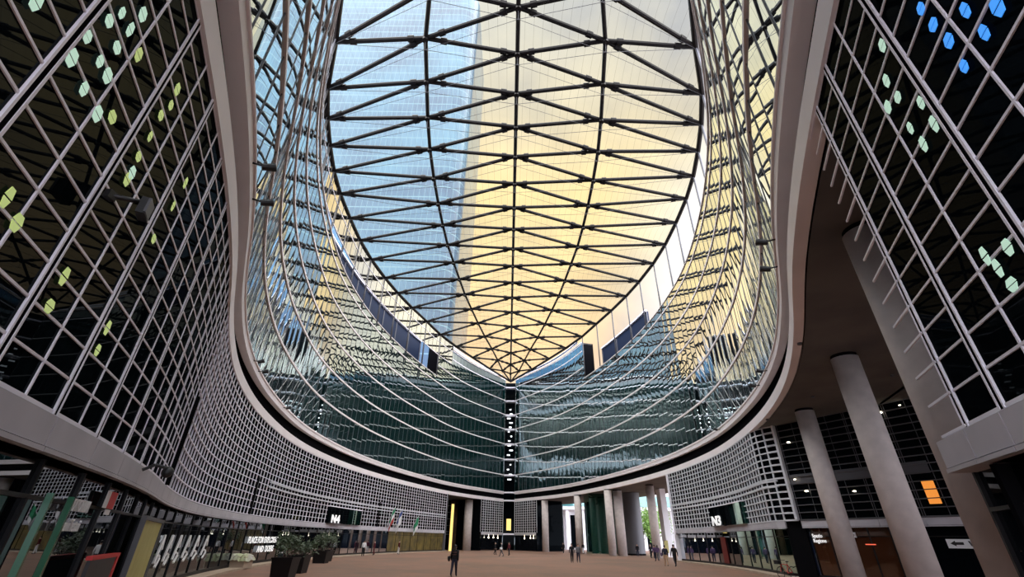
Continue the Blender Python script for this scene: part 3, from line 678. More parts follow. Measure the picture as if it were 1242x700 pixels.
# left details
def on(P, y, n, z): q = P.off(P.sy(y), n); return (q[0], q[1], z)
def frame_of(P, y): T = P.tan(P.sy(y)); Nn = P.nor(P.sy(y)); return (T[0], T[1], 0), (Nn[0], Nn[1], 0)
for y, lb in ((7.0, 'green glass edge at the black doorway, nearer the corner of the photo'), (7.75, 'green glass edge just before the auditorium lettering')):
    mb = MB(); post(mb, PL, PL.sy(y), .06, -.05, .03, .13, 2.5); tag(mb.build('glass_fin', M['green_glass']), lb, 'glass fin')
e = thing('display_panel', 'tall plain yellow panel in a dark frame by the left shopfront', 'panel', on(PL, 15.5, .1, .13))
mb = MB(); strip(mb, PL, PL.sy(13.5), PL.sy(17.5), 0, .06, .2, 2.35, 1); mb.build('board', M['yellow_board'], e)
mb = MB(); strip(mb, PL, PL.sy(13.35), PL.sy(17.65), -.02, .1, 2.35, 2.45, 1); strip(mb, PL, PL.sy(13.35), PL.sy(17.65), -.02, .1, .13, .2, 1)
post(mb, PL, PL.sy(13.4), .1, -.02, .1, .13, 2.45); post(mb, PL, PL.sy(17.6), .1, -.02, .1, .13, 2.45); mb.build('frame', M['greysteel'], e)
e = thing('notice_board', 'black notice board with a red frame below the auditorium lettering', 'board', on(PL, 10.6, .1, .13))
mb = MB(); strip(mb, PL, PL.sy(9.6), PL.sy(11.4), .02, .08, .2, 1.58, 1); mb.build('board', M['black'], e)
mb = MB(); strip(mb, PL, PL.sy(9.55), PL.sy(11.6), 0, .1, 1.58, 1.65, 1); post(mb, PL, PL.sy(11.5), .16, 0, .1, .13, 1.65); mb.build('frame', M['redlit'], e)
r, n_ = frame_of(PL, 8.4)
e = thing('wall_lettering', 'white two-line auditorium lettering on the near left shop glass', 'lettering', on(PL, 8.4, -.1, 2.2))
text('upper_line', 'AUDITORIUM', on(PL, 7.95, -.1, 2.33), r, n_, .25, M['offwhite'], e, sx=.72, bold=.004)
text('lower_line', 'Giovanni Testori', on(PL, 7.9, -.1, 2.04), r, n_, .25, M['offwhite'], e, sx=.62, bold=.003)
r, n_ = frame_of(PL, 10.1)
e = thing('poster', 'small red and white poster high on the shop glass', 'poster', on(PL, 10.1, -.1, 2.6))
mb = MB(); strip(mb, PL, PL.sy(9.95), PL.sy(10.4), -.12, -.1, 2.45, 2.75, 1); mb.build('red_print', M['red'], e)
mb = MB(); strip(mb, PL, PL.sy(9.72), PL.sy(9.93), -.12, -.1, 2.45, 2.75, 1); strip(mb, PL, PL.sy(9.98), PL.sy(10.3), -.12, -.1, 2.34, 2.43, 1); mb.build('white_print', M['offwhite'], e)
r, n_ = frame_of(PL, 43)
e = thing('wall_lettering', 'two lines of white capitals on the dark shop glass behind the planters', 'lettering', on(PL, 43, -.1, 1.6))
text('upper_line', 'PLACE FOR EXPLORERS', on(PL, 38.6, -.1, 1.55), r, n_, .62, M['backlit'], e, sx=1.12, bold=.012)
for wd, yy in (('AND', 41.4), ('DOERS', 43.4)): text('lower_line_word', wd, on(PL, yy, -.1, .9), r, n_, .62, M['backlit'], e, sx=1.12, bold=.012)
for i, y in enumerate((20.5, 22.2, 24.0, 25.8, 27.6, 29.5)):
    e = thing('window_decal', ['first', 'second', 'third', 'fourth', 'fifth', 'sixth'][i] + ' white zigzag decal along the dark shopfront, counted from the yellow panel', 'decal', on(PL, y, -.1, 1.5), 'zigzag decals')
    mb = MB(); sy = PL.sy(y); P0 = lambda a, z: V((*PL.off(sy + a, -.15), z))
    for a, b in (((-.4, 1.05), (.1, 2.0)), ((.1, 2.0), (.35, 1.5)), ((-.3, 1.35), (.4, 1.25)), ((.1, .9), (.5, 1.2))):
        mb.tube(P0(*a), P0(*b), .05, n=4)
    mb.build('strokes', M['offwhite'], e)
# glazed bay windows over the entrances, with sign letters
for P, y0, y1, lb, txt, side in ((PL, 57, 66.5, 'left', 'N4', 1), (PW, 51.0, 42.0, 'right', 'N3', -1)):
    a, b = (P.sy(y0), P.sy(y1)) if side == 1 else (sW(y0), sW(y1))
    e = thing('bay_window', f'dark glazed bay window cut into the {lb} lattice above the entrance', 'window', (*P.at((a + b) / 2), FT))
    k = 5
    for i in range(k):
        mb = MB(); strip(mb, P, a + (b - a) * i / k + .05, a + (b - a) * (i + 1) / k, -.02, .30, FT + .05, 5.1, 2); mb.build('pane', M['lower_glass' if i < 3 else 'lobby_glass'], e)
    mb = MB(); strip(mb, P, a, b, 0, .32, 5.1, 5.2, 1); mb.build('head', M['alu'], e)
    t0 = PL.sy(57.7) if side == 1 else sW(50.5)
    st = thing('sign_letters', f'white {txt} sign letters standing on the fascia by the {lb} bay window', 'sign', (*P.off(t0, .36), FT + .02))
    for j, ch in enumerate(txt):
        tj = t0 + j * 1.5; T_, n_ = P.tan(tj), P.nor(tj)
        text('letter', ch, (*P.off(tj, .38), FT + .08), (*T_, 0), (*n_, 0), 1.15, M['backlit'], st, ext=.04, bold=.03, sx=1.6)
    mb = MB(); strip(mb, P, t0, t0 + 2.9, .05, .44, FT + .0, FT + .07, .5); mb.build('bracket', M['greysteel'], st)
# lettering and arrow sign on the recessed wall
sp = sC + 1.31
T = PW.tan(sp); Nn = PW.nor(sp)
e = thing('wall_lettering', 'two-line white lettering on the brown shopfront behind the columns', 'lettering', (*PW.off(sp, -.1), 2.3))
text('upper_line', 'Spazio', (*PW.off(sp, -.1), 2.38), (T[0], T[1], 0), (Nn[0], Nn[1], 0), .30, M['backlit'], e, bold=.006, sx=.85)
text('lower_line', 'Regione', (*PW.off(sp, -.1), 2.10), (T[0], T[1], 0), (Nn[0], Nn[1], 0), .30, M['backlit'], e, bold=.006, sx=.85)
e = thing('exit_sign', 'small white sign box right of the middle column', 'sign', (*PW.off(sC + 3.8, -.1), 2.4))
mb = MB(); strip(mb, PW, sC + 3.62, sC + 3.98, -.2, -.12, 2.38, 2.66, 1); mb.build('panel', M['white'], e)
mb = MB(); strip(mb, PW, sC + 3.70, sC + 3.90, -.119, -.112, 2.46, 2.58, 1); mb.build('pictogram', M['greysteel'], e)
mb = MB(); strip(mb, PW, sC + 4.36, sC + 4.9, -.2, -.14, 2.0, 2.05, 1); tag(mb.build('indicator_strip', mat('red_indicator', (.3, .02, .02), .5, emit=(1, .16, .08), estr=.8)), 'thin red light strip on the brown shopfront', 'light')
sp = sC + 9.0
e = thing('arrow_sign', 'white panel sign with a black left arrow by the nearest column', 'sign', (*PW.off(sp, -.1), 2.0))
mb = MB(); strip(mb, PW, sp - .6, sp + .9, -.16, -.1, 1.9, 2.32, 1); mb.build('panel', M['white'], e)
mb = MB(); T = V((*PW.tan(sp), 0)); o = V((*PW.off(sp, -.085), 2.12))
mb.add([o - T * .45, o - T * .22 + V((0, 0, -.13)), o - T * .22 + V((0, 0, -.06)), o + T * .12 + V((0, 0, -.06)), o + T * .12 + V((0, 0, .06)), o - T * .22 + V((0, 0, .06)), o - T * .22 + V((0, 0, .13))], [(0, 1, 2, 3, 4, 5, 6)])
for q in (.32, .55): mb.add([o + T * q + V((0, 0, .12)), o + T * (q + .07) + V((0, 0, .12)), o + T * (q + .15) + V((0, 0, -.12)), o + T * (q + .08) + V((0, 0, -.12))], [(0, 1, 2, 3)])
mb.build('black_print', M['black'], e)
# lit interior openings
mb = MB(); strip(mb, PW, sC + 8.4, sC + 8.95, 0, .05, 4.0, 5.15, 1); tag(mb.build('lit_window', M['orange_lit']), 'single window glowing orange in the recessed wall', 'window')
for s_, z, r_ in ((.63, 8.29, .07), (.35, 5.88, .05), (.93, 5.1, .07), (2.8, 4.77, .07), (3.87, 4.89, .06), (6.74, 9.11, .10), (7.91, 9.3, .04)):
    q = PW.off(sC + 1 + s_, .16)
    mb = MB(); mb.ell((*q, z), (r_ * 1.6, r_ * 1.6, r_ * .7)); tag(mb.build('ceiling_lamp', M['lamp'], smooth=True), 'small warm lamp shining in the recessed glass wall', 'lamp', 'lamps in the recessed wall')

# opening left of the far corner: lit side wall and dark gridded back wall
e = thing('recessed_glass_wall', 'dark gridded glass wall behind the columns left of the far corner', 'facade', (-14, 115, 0))
QB = Path([(-20, 108.5), (-5.5, 114.5)], 1)
mb = MB(); strip(mb, QB, 0, QB.L, -.1, 0, 0, S1A, 2); mb.build('glazing', M['lower_glass'], e)
for i in range(11):
    mb = MB(); post(mb, QB, QB.L * i / 10, .14, 0, .15, 0, S1A); mb.build('mullion', M['greysteel'], e)
for z in (FB, FT, 4.6, 5.9, 7.2, 8.5):
    mb = MB(); strip(mb, QB, 0, QB.L, 0, .12, z - .06, z + .06, 3); mb.build('transom', M['greysteel'], e)
mb = MB(); q = PL.off(sL1, -.8); mb.box((-11.35, 100.8, 4.1), (.5, .35, 8.2)); tag(mb.build('lit_doorway', M['yellow_lit']), 'tall glowing yellow doorway strip at the end of the left lattice', 'doorway')

for x, y, z in ((-4.2, 107.2, 2.35), (-3.2, 108.6, 2.4), (-2.3, 110.0, 2.35), (3.4, 109.0, 2.3), (4.6, 107.4, 2.4), (5.2, 106.6, 2.35)):
    mb = MB(); mb.ell((x, y, z), (.13, .13, .10)); mb.tube((x, y, z), (x, y, FB + .05), .02, n=5); tag(mb.build('pendant_lamp', M['lamp'], smooth=True), 'small white pendant lamp under the fascia by the far corner', 'lamp', 'pendant lamps by the far corner')

# ------------------------------------------------------------------ beyond the right opening
e = thing('neighbour_building', 'bright white building with tall piers seen through the right opening', 'building', (34, 134, 0))
mb = MB(); mb.box((34, 136, 8), (52, 3, 16)); mb.build('wall', M['white'], e)
mb = MB(); mb.box((34, 134.3, 11.5), (52, .4, 2.6)); mb.build('teal_glazing', M['teal'], e)
mb = MB(); mb.box((34, 133.6, 9.6), (52, 1.8, .7)); mb.build('canopy', M['white'], e)
for i in range(12):
    mb = MB(); mb.box((11.5 + i * 4.0, 133.4, 4.6), (.8, .8, 9.2)); mb.build('pier', M['white'], e)
    mb = MB(); mb.box((13.5 + i * 4.0, 134.4, 4.2), (2.0, .2, 7.6)); mb.build('window', M['lower_glass'], e)
e = thing('dark_block', 'dark glazed block behind the columns right of the far corner', 'block', (8, 114, 0))
QD = Path([(4.5, 118.5), (11.8, 112.0)], 1)
mb = MB(); strip(mb, QD, 0, QD.L, -.5, 0, 0, S1A - .1, 2); mb.build('glazing', M['lower_glass'], e)
for i in range(8):
    mb = MB(); post(mb, QD, QD.L * i / 7, .16, 0, .16, 0, S1A - .1); mb.build('mullion', M['greysteel'], e)
mb = MB(); strip(mb, QD, 0, QD.L, 0, .12, FB, FT, 2); mb.build('fascia', M['fascia'], e)
mb = MB(); mb.box((24.6, 79.5, 4.75), (.9, 2.0, 9.5)); tag(mb.build('white_pier', M['white']), 'white pier at the far end of the egg-crate wall', 'pier')
mb = MB(); mb.box((23.6, 77.0, 1.4), (.5, .3, 1.6)); mb.box((23.6, 77.0, .3), (.12, .12, .6)); tag(mb.build('info_totem', M['yellow_board']), 'small yellow totem beside the white pier', 'totem')
def leaf_tree(x, y, h, cr, name, label):
    e = thing(name, label, 'tree', (x, y, 0)); rd = random.Random(int(x * 10))
    mb = MB(); mb.tube((x, y, 0), (x + .1, y, h * .45), .2, .13); tips = []
    for k in range(9):
        a = k * 2.4; t = V((x + math.cos(a) * cr * .55, y + math.sin(a) * cr * .55, h * (.5 + .05 * k)))
        mb.tube((x + .1, y, h * (.3 + .03 * k)), t, .08, .03, n=6); tips.append(t)
    mb.build('trunk', M['bark'], e)
    mb = MB()
    for k in range(1500):
        t = rd.choice(tips); d = V((rd.gauss(0, 1), rd.gauss(0, 1), rd.gauss(0, .9))) * cr * .30; p = t + d
        u = V((rd.gauss(0, 1), rd.gauss(0, 1), rd.gauss(0, 1))).normalized() * .26; w = u.orthogonal().normalized() * .13
        mb.add([p - u, p + w, p + u, p - w], [(0, 1, 2, 3)])
    mb.build('foliage', M['leaf_bright'], e)
leaf_tree(26.3, 100, 7.6, 3.0, 'street_tree', 'bright green tree in the opening on the right')
leaf_tree(32.5, 112, 8.2, 3.2, 'street_tree', 'second green tree behind the first in the right opening')

# ------------------------------------------------------------------ tower behind the left wing
e = thing('office_tower', 'very tall blue glass tower rising beyond the left side of the roof', 'tower', (-45, 118, 0))
q = []
for k in range(9): a = math.pi / 2 * k / 8; q.append((-21 + 6 * math.sin(a), 106 - 6 * math.cos(a)))
q += [(-15, 140), (-85, 140), (-85, 100)]
mb = MB(); mb.prism(q, 0, 196); mb.build('glass_skin', M['tower'], e)
q2 = [(x + (1.2 if x < -50 else -1.2), y + (1.2 if y < 120 else -1.2)) for x, y in q]
mb = MB(); mb.prism(q2, 196, 204); mb.build('crown', M['tower'], e)

# ------------------------------------------------------------------ fittings
# arm floodlight on the left wall
o = V(on(PL, 4.5, .12, 5.87)); T, n_ = frame_of(PL, 4.5); T, n_ = V(T), V(n_)
e = thing('arm_floodlight', 'black floodlight on a bracket arm from the near left lattice', 'floodlight', o)
h = o + n_ * .30 + T * .26 + V((0, 0, .16))
bar('arm', o, h, .035, M['black'], e)
mb = MB(); mb.box(tuple(o), (.08, .12, .12)); mb.build('wall_plate', M['black'], e)
mb = MB(); mb.box(tuple(h + V((0, 0, -.1))), (.11, .24, .26), rz=.5); hs = mb.build('housing', M['black'], e)
mb = MB(); mb.box(tuple(h + V((.06, -.01, -.1))), (.03, .22, .23), rz=.5); mb.build('lens', M['greysteel'], hs)
o = V(on(PL, 10.6, .1, 3.25)); T, n_ = frame_of(PL, 10.6); n_ = V(n_); T = V(T)
e = thing('security_camera', 'dome camera on a curved arm above the left fascia', 'camera', o)
mb = MB(); mb.path([o, o + n_ * .2 + V((0, 0, .12)), o + n_ * .42 + T * .1 + V((0, 0, .08))], .035, 8); mb.build('arm', M['black'], e)
c = o + n_ * .45 + T * .15; mb = MB(); mb.ell(tuple(c), (.12, .12, .12)); mb.build('dome', M['black'], e, smooth=True)
for P, y, sd in ((PL, 9.6, 'left'), (PL, 11.2, 'left'), (PL, 26.5, 'left'), (PL, 28.5, 'left'), (PL, 38, 'left'), (PR, 13.0, 'right'), (PR, 14.8, 'right'), (PR, 27, 'right'), (PR, 30, 'right'), (PR, 44, 'right')):
    T, n_ = frame_of(P, y); n_ = V(n_); o = V(on(P, y, .1, S2A + .3))
    e = thing('edge_spotlight', f'small black spotlight clipped to the {sd} upper edge band', 'spotlight', o, f'{sd} edge spotlights')
    bar('arm', o, o + n_ * .3, .03, M['black'], e)
    mb = MB(); mb.tube(o + n_ * .25 + V((0, 0, -.05)), o + n_ * .6 + V((0, 0, .08)), .10, .13, n=10); mb.build('head', M['black'], e)
for x, y in ((12.5, 18), (17.8, 26), (19.5, 22), (18.0, 33.2 - 1.5), (14, 12)):
    mb = MB(); mb.tube((x, y, S1A), (x, y, S1A - .08), .10, n=12); mb.tube((x, y, S1A - .07), (x, y, S1A - .10), .06, n=12)
    tag(mb.build('soffit_downlight', M['greysteel']), 'small downlight fitting under the grey colonnade ceiling', 'downlight', 'ceiling downlights')
# flags on the left fascia
M['flag_green'] = mat('green_cloth', (.02, .22, .10), .8); M['flag_white'] = mat('white_cloth', (.7, .7, .72), .8); M['flag_red'] = mat('red_cloth', (.4, .04, .03), .8); M['flag_blue'] = mat('blue_cloth', (.03, .06, .25), .8)
for y, z1, cols, lb in ((74.8, 5.9, ('flag_green', 'flag_white', 'flag_red'), 'green, white and red striped flag over the left fascia'),
                        (77.3, 5.7, ('flag_blue', 'flag_white', 'flag_white'), 'blue and white flag next to the striped flag'),
                        (83.2, 5.0, ('flag_green', 'flag_green', 'flag_white'), 'mostly green flag farthest along the left fascia')):
    T, n_ = frame_of(PL, y); T, n_ = V(T), V(n_); o = V(on(PL, y, .05, FT - .1)); tip = o + n_ * 1.2 + V((0, 0, z1 - FT + .4))
    e = thing('flag', lb, 'flag', o)
    bar('pole', o, tip, .03, M['white'], e)
    L = tip - o
    for j, cn in enumerate(cols):
        mb = MB(); vs = []; fs = []; nn = 10
        for i in range(nn + 1):
            u = i / nn; top = o + L * (.40 + .58 * u) + T * (.10 * math.sin(u * 9))
            for k in (0, 1): vs.append(top + V((0, 0, -1.75)) * ((j + k) / 3) + T * (.06 * math.sin(u * 7 + (j + k))))
        for i in range(nn): fs.append((2 * i, 2 * i + 1, 2 * i + 3, 2 * i + 2))
        mb.add(vs, fs); mb.build('stripe', M[cn], e, smooth=True)

# planters
def planter(x, y, w, h, ph, label, seed):
    e = thing('potted_shrub', label, 'planter', (x, y, 0), None); rd = random.Random(seed)
    mb = MB(); a = w / 2; b = w / 2 * .86
    for (x0, x1, z0, z1) in ((b, a, 0, h),):
        vs = [(x - x0, y - x0, z0), (x + x0, y - x0, z0), (x + x0, y + x0, z0), (x - x0, y + x0, z0), (x - x1, y - x1, z1), (x + x1, y - x1, z1), (x + x1, y + x1, z1), (x - x1, y + x1, z1)]
        mb.add(vs, [(3, 2, 1, 0), (4, 5, 6, 7), (0, 1, 5, 4), (1, 2, 6, 5), (2, 3, 7, 6), (3, 0, 4, 7)])
    for dx, dy, sx_, sy_ in ((0, -a, w + .06, .06), (0, a, w + .06, .06), (-a, 0, .06, w), (a, 0, .06, w)): mb.box((x + dx, y + dy, h), (sx_, sy_, .08))
    mb.build('pot', M['steel'], e)
    mb = MB(); stems = []
    for k in range(14):
        t = V((x + rd.uniform(-.5, .5) * w * 1.1, y + rd.uniform(-.5, .5) * w * 1.1, h + ph * rd.uniform(.45, 1))); mb.tube((x + rd.uniform(-.2, .2), y + rd.uniform(-.2, .2), h - .05), t, .015, .008, n=5); stems.append(t)
    mb.build('stems', M['bark'], e)
    mb = MB()
    for k in range(620):
        t = rd.choice(stems); p = t + V((rd.gauss(0, .17), rd.gauss(0, .17), rd.gauss(-.08, .2)))
        if p.z < h: p.z = h + rd.uniform(0, .2)
        u = V((rd.gauss(0, 1), rd.gauss(0, 1), rd.gauss(0, .6))).normalized() * .10; w_ = u.orthogonal().normalized() * .045
        mb.add([p - u, p + w_, p + u, p - w_], [(0, 1, 2, 3)])
    mb.build('foliage', M['leaf'], e)
planter(-12.6, 29.8, 1.15, .95, 1.0, 'leafy shrub in a square black pot nearest the camera on the left', 1)
planter(-13.4, 33.6, 1.1, .95, .9, 'leafy shrub in a black pot behind the nearest planter', 2)
planter(-17.6, 50.2, 1.2, .9, 1.3, 'dark shrub in a black pot farthest from the camera by the left shops', 3)
planter(-16.6, 46.5, 1.2, .9, 1.2, 'dark shrub in a black pot between the nearest and farthest planters', 4)
# covered bench / crate near the left shops
e = thing('covered_crate', 'low wooden crate under a crumpled pale sheet by the left shops', 'crate', (-19.0, 36.3, 0))
mb = MB(); mb.box((-19.0, 36.6, .42), (1.9, 1.2, .66)); mb.build('crate', M['step'], e)
rd = random.Random(5); mb = MB(); vs = []; fs = []; nx, ny = 14, 9
for j in range(ny + 1):
    for i in range(nx + 1):
        u, v = i / nx, j / ny; dd = min(u, 1 - u, v, 1 - v); vs.append((-20.05 + 2.1 * u, 35.9 + 1.4 * v, .80 + .16 * rd.random() - (.35 if dd == 0 else 0)))
for j in range(ny):
    for i in range(nx): k = j * (nx + 1) + i; fs.append((k, k + 1, k + nx + 2, k + nx + 1))
mb.add(vs, fs); mb.build('sheet', noisy('crumpled_sheet', (.42, .40, .36), (.45, .5, .25), 1.2, .8), e)
# bicycles
def bicycle(x, y, rz, label, m):
    e = thing('bicycle', label, 'bicycle', (0, 0, 0))
    for q, nm in ((-.52, 'rear_wheel'), (.52, 'front_wheel')):
        mb = MB(); mb.torus((q, 0, .34), .32, .022, (0, 1, 0)); wh = mb.build(nm, M['rubber'], e)
        mb = MB(); mb.tube((q, -.04, .34), (q, .04, .34), .03); mb.build('hub', M['greysteel'], wh)
        mb = MB()
        for k in range(10): t = k * math.pi / 5; mb.tube((q, 0, .34), (q + .31 * math.cos(t), 0, .34 + .31 * math.sin(t)), .004, n=4)
        mb.build('spokes', M['greysteel'], wh)
    mb = MB()
    for a, b in (((-.52, .34), (-.08, .30)), ((-.52, .34), (-.2, .78)), ((-.08, .30), (-.2, .82)), ((-.08, .30), (.36, .70)), ((-.2, .75), (.34, .82)), ((.52, .34), (.34, .88))): mb.tube((a[0], 0, a[1]), (b[0], 0, b[1]), .02)
    mb.build('frame', m, e)
    mb = MB(); mb.tube((.33, 0, .88), (.30, 0, 1.02), .016); mb.path([(.22, -.28, 1.04), (.32, -.12, 1.03), (.32, .12, 1.03), (.22, .28, 1.04)], .014); mb.build('handlebar', M['black'], e)
    mb = MB(); mb.tube((-.2, 0, .82), (-.22, 0, .93), .014); mb.ell((-.24, 0, .95), (.14, .07, .035)); mb.build('saddle', M['black'], e)
    mb = MB(); mb.box((.62, 0, .92), (.3, .32, .22)); mb.build('basket', M['black'], e)
    e.location = (x, y, 0); e.rotation_euler.z = rz; return e
bicycle(18.6, 35.2, math.radians(200), 'red and black bicycle parked at the egg-crate corner', M['red'])
bicycle(20.6, 31.5, math.radians(240), 'dark bicycle parked behind the column nearest the egg-crate corner', M['black'])

# ------------------------------------------------------------------ people
def person(x, y, rz, h, label, top, legs, stride=.0, bag=None, hairlen=.0, arms=.0, lean=0.0, stripes=None):
    """one skinned body; faces take cloth, skin or shoe material from the joint they grew around"""
    k = h / 1.72
    J = []; E = []; Rr = []; K = []; palms = []
    def j(p, r, kind, parent=None):
        J.append((p[0] * k, (p[1] + lean * p[2]) * k, p[2] * k)); Rr.append((r[0] * k, r[1] * k) if isinstance(r, tuple) else (r * k, r * k)); K.append(kind)
        if parent is not None: E.append((parent, len(J) - 1))
        return len(J) - 1
    pel = j((0, 0, .95), (.175, .13), 1); ch = j((0, 0, 1.15), (.16, .12), 0, pel); cu = j((0, .0, 1.34), (.20, .13), 0, ch)
    nk = j((0, .01, 1.48), (.054, .056), 2, cu); hd = j((0, .02, 1.58), (.092, .108), 2, nk); hu = j((0, .02, 1.68), (.08, .095), 2, hd)
    for s in (-1, 1):
        st = stride * s
        hp = j((s * .09, 0, .88), (.105, .115), 1, pel); kn = j((s * .10, st * .16, .49), (.074, .08), 1, hp)
        an = j((s * .10, st * .32 - (.10 if st < 0 else 0), .10 + (.04 if st < 0 else 0)), (.052, .056), 1, kn); j((s * .105, st * .32 + .13, .045), (.042, .035), 3, an)
        sh = j((s * .185, 0, 1.40), (.078, .078), 0, cu); el = j((s * (.245 + arms * .1), -st * .14 - .02, 1.12), (.058, .058), 0, sh)
        wr = j((s * (.25 + arms * .05), -st * .25 + .06 + arms * .15, .88 + arms * .2), (.042, .038), 0 if arms == 0 else 2, el)
        pm = j((s * .25, J[wr][1] / k + .02, J[wr][2] / k - .075), (.03, .052), 2, wr)
        palms.append((s, pm, wr))
    me = bpy.data.meshes.new('person'); me.from_pydata(J, E, []); ob = bpy.data.objects.new('person', me); C.objects.link(ob)
    sk = ob.modifiers.new('skin', 'SKIN'); me.skin_vertices.new(name='s') if not me.skin_vertices else None
    for i, v in enumerate(me.skin_vertices[0].data): v.radius = Rr[i]; v.use_root = (i == 0)
    sb = ob.modifiers.new('sub', 'SUBSURF'); sb.levels = 2; sb.render_levels = 2
    dg = bpy.context.evaluated_depsgraph_get(); ev = ob.evaluated_get(dg); m2 = bpy.data.meshes.new_from_object(ev)
    bpy.data.objects.remove(ob); bpy.data.meshes.remove(me)
    JJ = np.array(J); m2.materials.clear()
    for m in (top, legs, M['skin'], M['black']): m2.materials.append(m)
    seg = [(JJ[a], JJ[b], K[b] if K[b] != 2 or K[a] == 2 else (2 if np.hypot(*(JJ[b] - JJ[a])[:2]) < .5 else 2)) for a, b in E]
    for p in m2.polygons:
        c = np.array(p.center); best = 9; kk = 0
        for a, b, kd in seg:
            d = b - a; t = np.clip(np.dot(c - a, d) / (np.dot(d, d) + 1e-9), 0, 1); dist = np.linalg.norm(c - a - d * t)
            if dist < best: best = dist; kk = kd
        p.material_index = kk
    for p in m2.polygons:
        c = p.center
        if abs(c.x) < .15 * k and p.material_index in (0, 1, 2):
            z = c.z / k
            if .80 < z < 1.46: p.material_index = 1 if z < .96 else 0
    vv = [tuple(v.co) for v in m2.vertices]; ff = [tuple(p.vertices) for p in m2.polygons]; mi = [p.material_index for p in m2.polygons]
    ex = MB(); zb = min(v[2] for v in vv)
    for sd, pm, wr in palms:                     # five fingers of unequal length, gently curled, on each palm
        P0, W0 = V(J[pm]), V(J[wr]); d = (P0 - W0).normalized(); fw = V((0, 1, 0)); inw = V((-sd, 0, 0))
        for q, Lf in ((-.030, .062), (-.010, .074), (.010, .080), (.030, .072)):
            a = P0 + d * (.004 * k) + fw * (q * k); b = a + d * (Lf * .5 * k) + inw * (.006 * k); c = b + d * (Lf * .42 * k) + inw * (.018 * k)
            ex.tube(a, b, .0095 * k, .0085 * k, n=7, mi=2); ex.tube(b, c, .0085 * k, .0065 * k, n=7, mi=2)
        a = W0 + d * (.03 * k) + fw * (.026 * k); b = a + d * (.032 * k) + fw * (.026 * k); c = b + d * (.03 * k) + fw * (.006 * k) + inw * (.006 * k)
        ex.tube(a, b, .012 * k, .010 * k, n=7, mi=2); ex.tube(b, c, .010 * k, .007 * k, n=7, mi=2)
    hy = lean * 1.6
    ex.ell((0, (.112 + hy) * k, 1.575 * k), (.014 * k, .026 * k, .026 * k), 8, 6, 2)            # nose
    for sx in (-1, 1):
        ex.ell((sx * .078 * k, (.015 + hy) * k, 1.59 * k), (.014 * k, .024 * k, .034 * k), 8, 6, 2)     # ears
        ex.ell((sx * .031 * k, (.094 + hy) * k, 1.608 * k), (.013 * k, .012 * k, .008 * k), 8, 6, 3)    # eyes
    ex.ell((0, (.098 + hy) * k, 1.535 * k), (.026 * k, .010 * k, .006 * k), 8, 6, 4)                   # mouth
    n0 = len(vv); vv += ex.v; ff += [tuple(a + n0 for a in f) for f in ex.f]; mi += ex.m
    bpy.data.meshes.remove(m2); m2 = bpy.data.meshes.new('person'); m2.from_pydata(vv, [], ff)
    for m in (top, legs, M['skin'], M['black'], M['lips']): m2.materials.append(m)
    m2.polygons.foreach_set('material_index', mi); m2.polygons.foreach_set('use_smooth', [True] * len(ff)); m2.update()
    o = bpy.data.objects.new('person', m2); C.objects.link(o)
    tag(o, label, 'person')
    zmin = min(v.co.z for v in m2.vertices)
    o.location = (x, y, -zmin); o.rotation_euler.z = rz
    def kid(mb, nm, m):
        me = bpy.data.meshes.new(nm); me.from_pydata(mb.v, [], mb.f); me.materials.append(m)
        for p in me.polygons: p.use_smooth = True
        c = bpy.data.objects.new(nm, me); C.objects.link(c); c.parent = o
    mb = MB(); mb.ell((0, (-.012 + lean * 1.64) * k, 1.66 * k), (.092 * k, .105 * k, .095 * k), 14, 9)
    if hairlen: mb.ell((0, (-.06 + lean * 1.55) * k, (1.55 - hairlen / 2) * k), (.085 * k, .05 * k, (.12 + hairlen / 2) * k), 12, 8)
    kid(mb, 'hair', M['hair'])
    if stripes:
        for z, rx in ((1.20, .165), (1.32, .18)):
            mb = MB(); vs = []; n = 20
            for zz in (z - .025, z + .025):
                for q in range(n): t = 2 * math.pi * q / n; vs.append(((rx + .015) * k * math.cos(t), (.138) * k * math.sin(t), zz * k))
            mb.add(vs, [(q, (q + 1) % n, n + (q + 1) % n, n + q) for q in range(n)]); kid(mb, 'shirt_stripe', stripes)
    if bag:
        mb = MB(); mb.ell((-.36 * k, 0, .96 * k), (.075 * k, .20 * k, .15 * k), 14, 10); mb.box((-.36 * k, 0, 1.02 * k), (.11 * k, .34 * k, .16 * k)); mb.path([(-.3 * k, -.08 * k, 1.1 * k), (-.14 * k, -.02 * k, 1.5 * k), (.1 * k, .1 * k, 1.42 * k)], .014 * k, 6); kid(mb, 'bag', bag)
    return o
cl = {n: mat('cloth_' + n, c, .85, spec=.2) for n, c in dict(black=(.012, .012, .014), navy=(.02, .022, .04), grey=(.12, .12, .13), white=(.7, .7, .72), beige=(.45, .30, .2), wine=(.09, .015, .02), purple=(.10, .06, .14), brownish=(.10, .05, .04)).items()}
person(-3.34, 32.6, math.radians(-8), 1.70, 'person walking away with a black shoulder bag and dark striped top', cl['black'], cl['navy'], .7, cl['black'], .06, stripes=cl['brownish'])
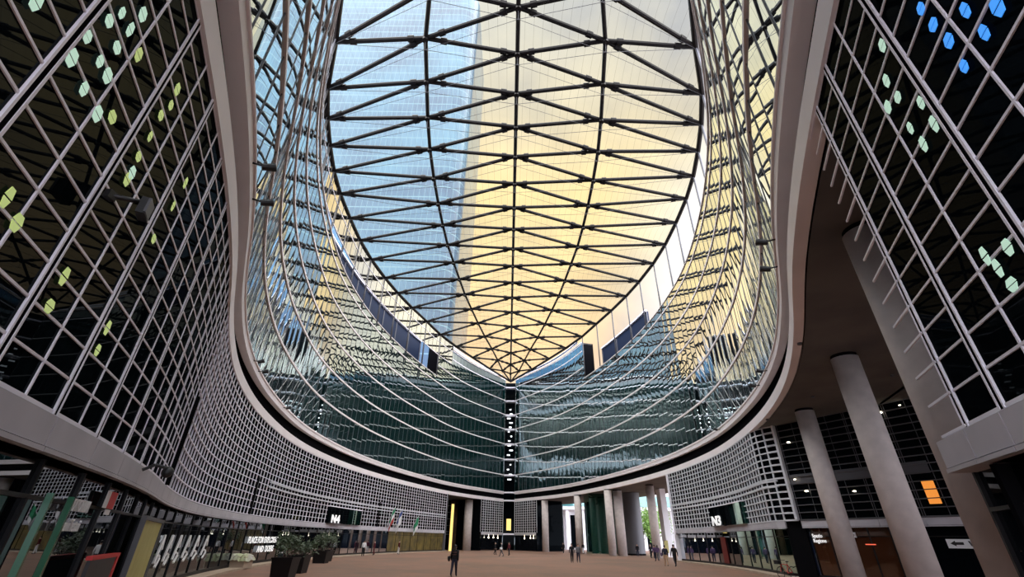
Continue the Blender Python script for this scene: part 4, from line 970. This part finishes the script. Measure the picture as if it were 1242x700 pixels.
person(6.75, 55.2, math.radians(178), 1.75, 'person in a black suit walking as the left half of a pair', cl['black'], cl['black'], .6)
person(7.45, 55.4, math.radians(180), 1.72, 'person in a dark suit with a grey front, right half of the walking pair', cl['grey'], cl['navy'], -.6, hairlen=0)
person(15.75, 49.3, math.radians(5), 1.82, 'tall person in all black walking by the right shopfront', cl['black'], cl['black'], .7)
person(15.1, 50.0, math.radians(-10), 1.74, 'person in a dark top and beige trousers with a purple bag', cl['navy'], cl['beige'], -.5, cl['purple'])
person(17.5, 62.0, math.radians(20), 1.70, 'person in a grey-purple top beside the column by the tree', cl['purple'], cl['navy'], .4)
person(18.4, 63.8, math.radians(-30), 1.66, 'person in a purple shirt and grey trousers right of that column', cl['purple'], cl['grey'], -.4, hairlen=.1)
person(20.2, 73.5, math.radians(-170), 1.72, 'person in black just left of the column by the tree', cl['black'], cl['black'], .3)
person(20.3, 81.4, math.radians(160), 1.70, 'dark figure silhouetted against the bright opening', cl['black'], cl['navy'], .2)
person(-18.3, 65.6, math.radians(15), 1.74, 'person in a white shirt and black trousers by the bluish shopfront', cl['white'], cl['black'], .3)
person(-18.1, 70.0, math.radians(100), 1.72, 'person in dark red standing near the bluish shopfront', cl['wine'], cl['wine'], .1)
person(-15.9, 75.2, math.radians(-60), 1.74, 'person in white trousers and a dark vest near the yellow shopfront', cl['wine'], cl['white'], .1)
person(-.95, 72.0, math.radians(80), 1.72, 'person in black striding with a pale bag before the far corner', cl['black'], cl['grey'], .8, cl['white'])
person(.1, 76.5, math.radians(60), 1.70, 'person in dark wine behind the striding person', cl['wine'], cl['black'], .3)
person(-2.0, 79.4, math.radians(-90), 1.68, 'person in black left of the striding person', cl['black'], cl['black'], .4)
person(10.2, 96.0, math.radians(30), 1.72, 'dark figure beside the far bright gap', cl['black'], cl['black'], .2)
person(13.2, 91.3, math.radians(200), 1.72, 'person in a black top and white trousers by the glass lobby', cl['black'], cl['white'], .3)
person(-17.0, 39.0, math.radians(40), 1.66, 'person in a white top behind the nearest planters', cl['white'], cl['navy'], .2, lean=0)
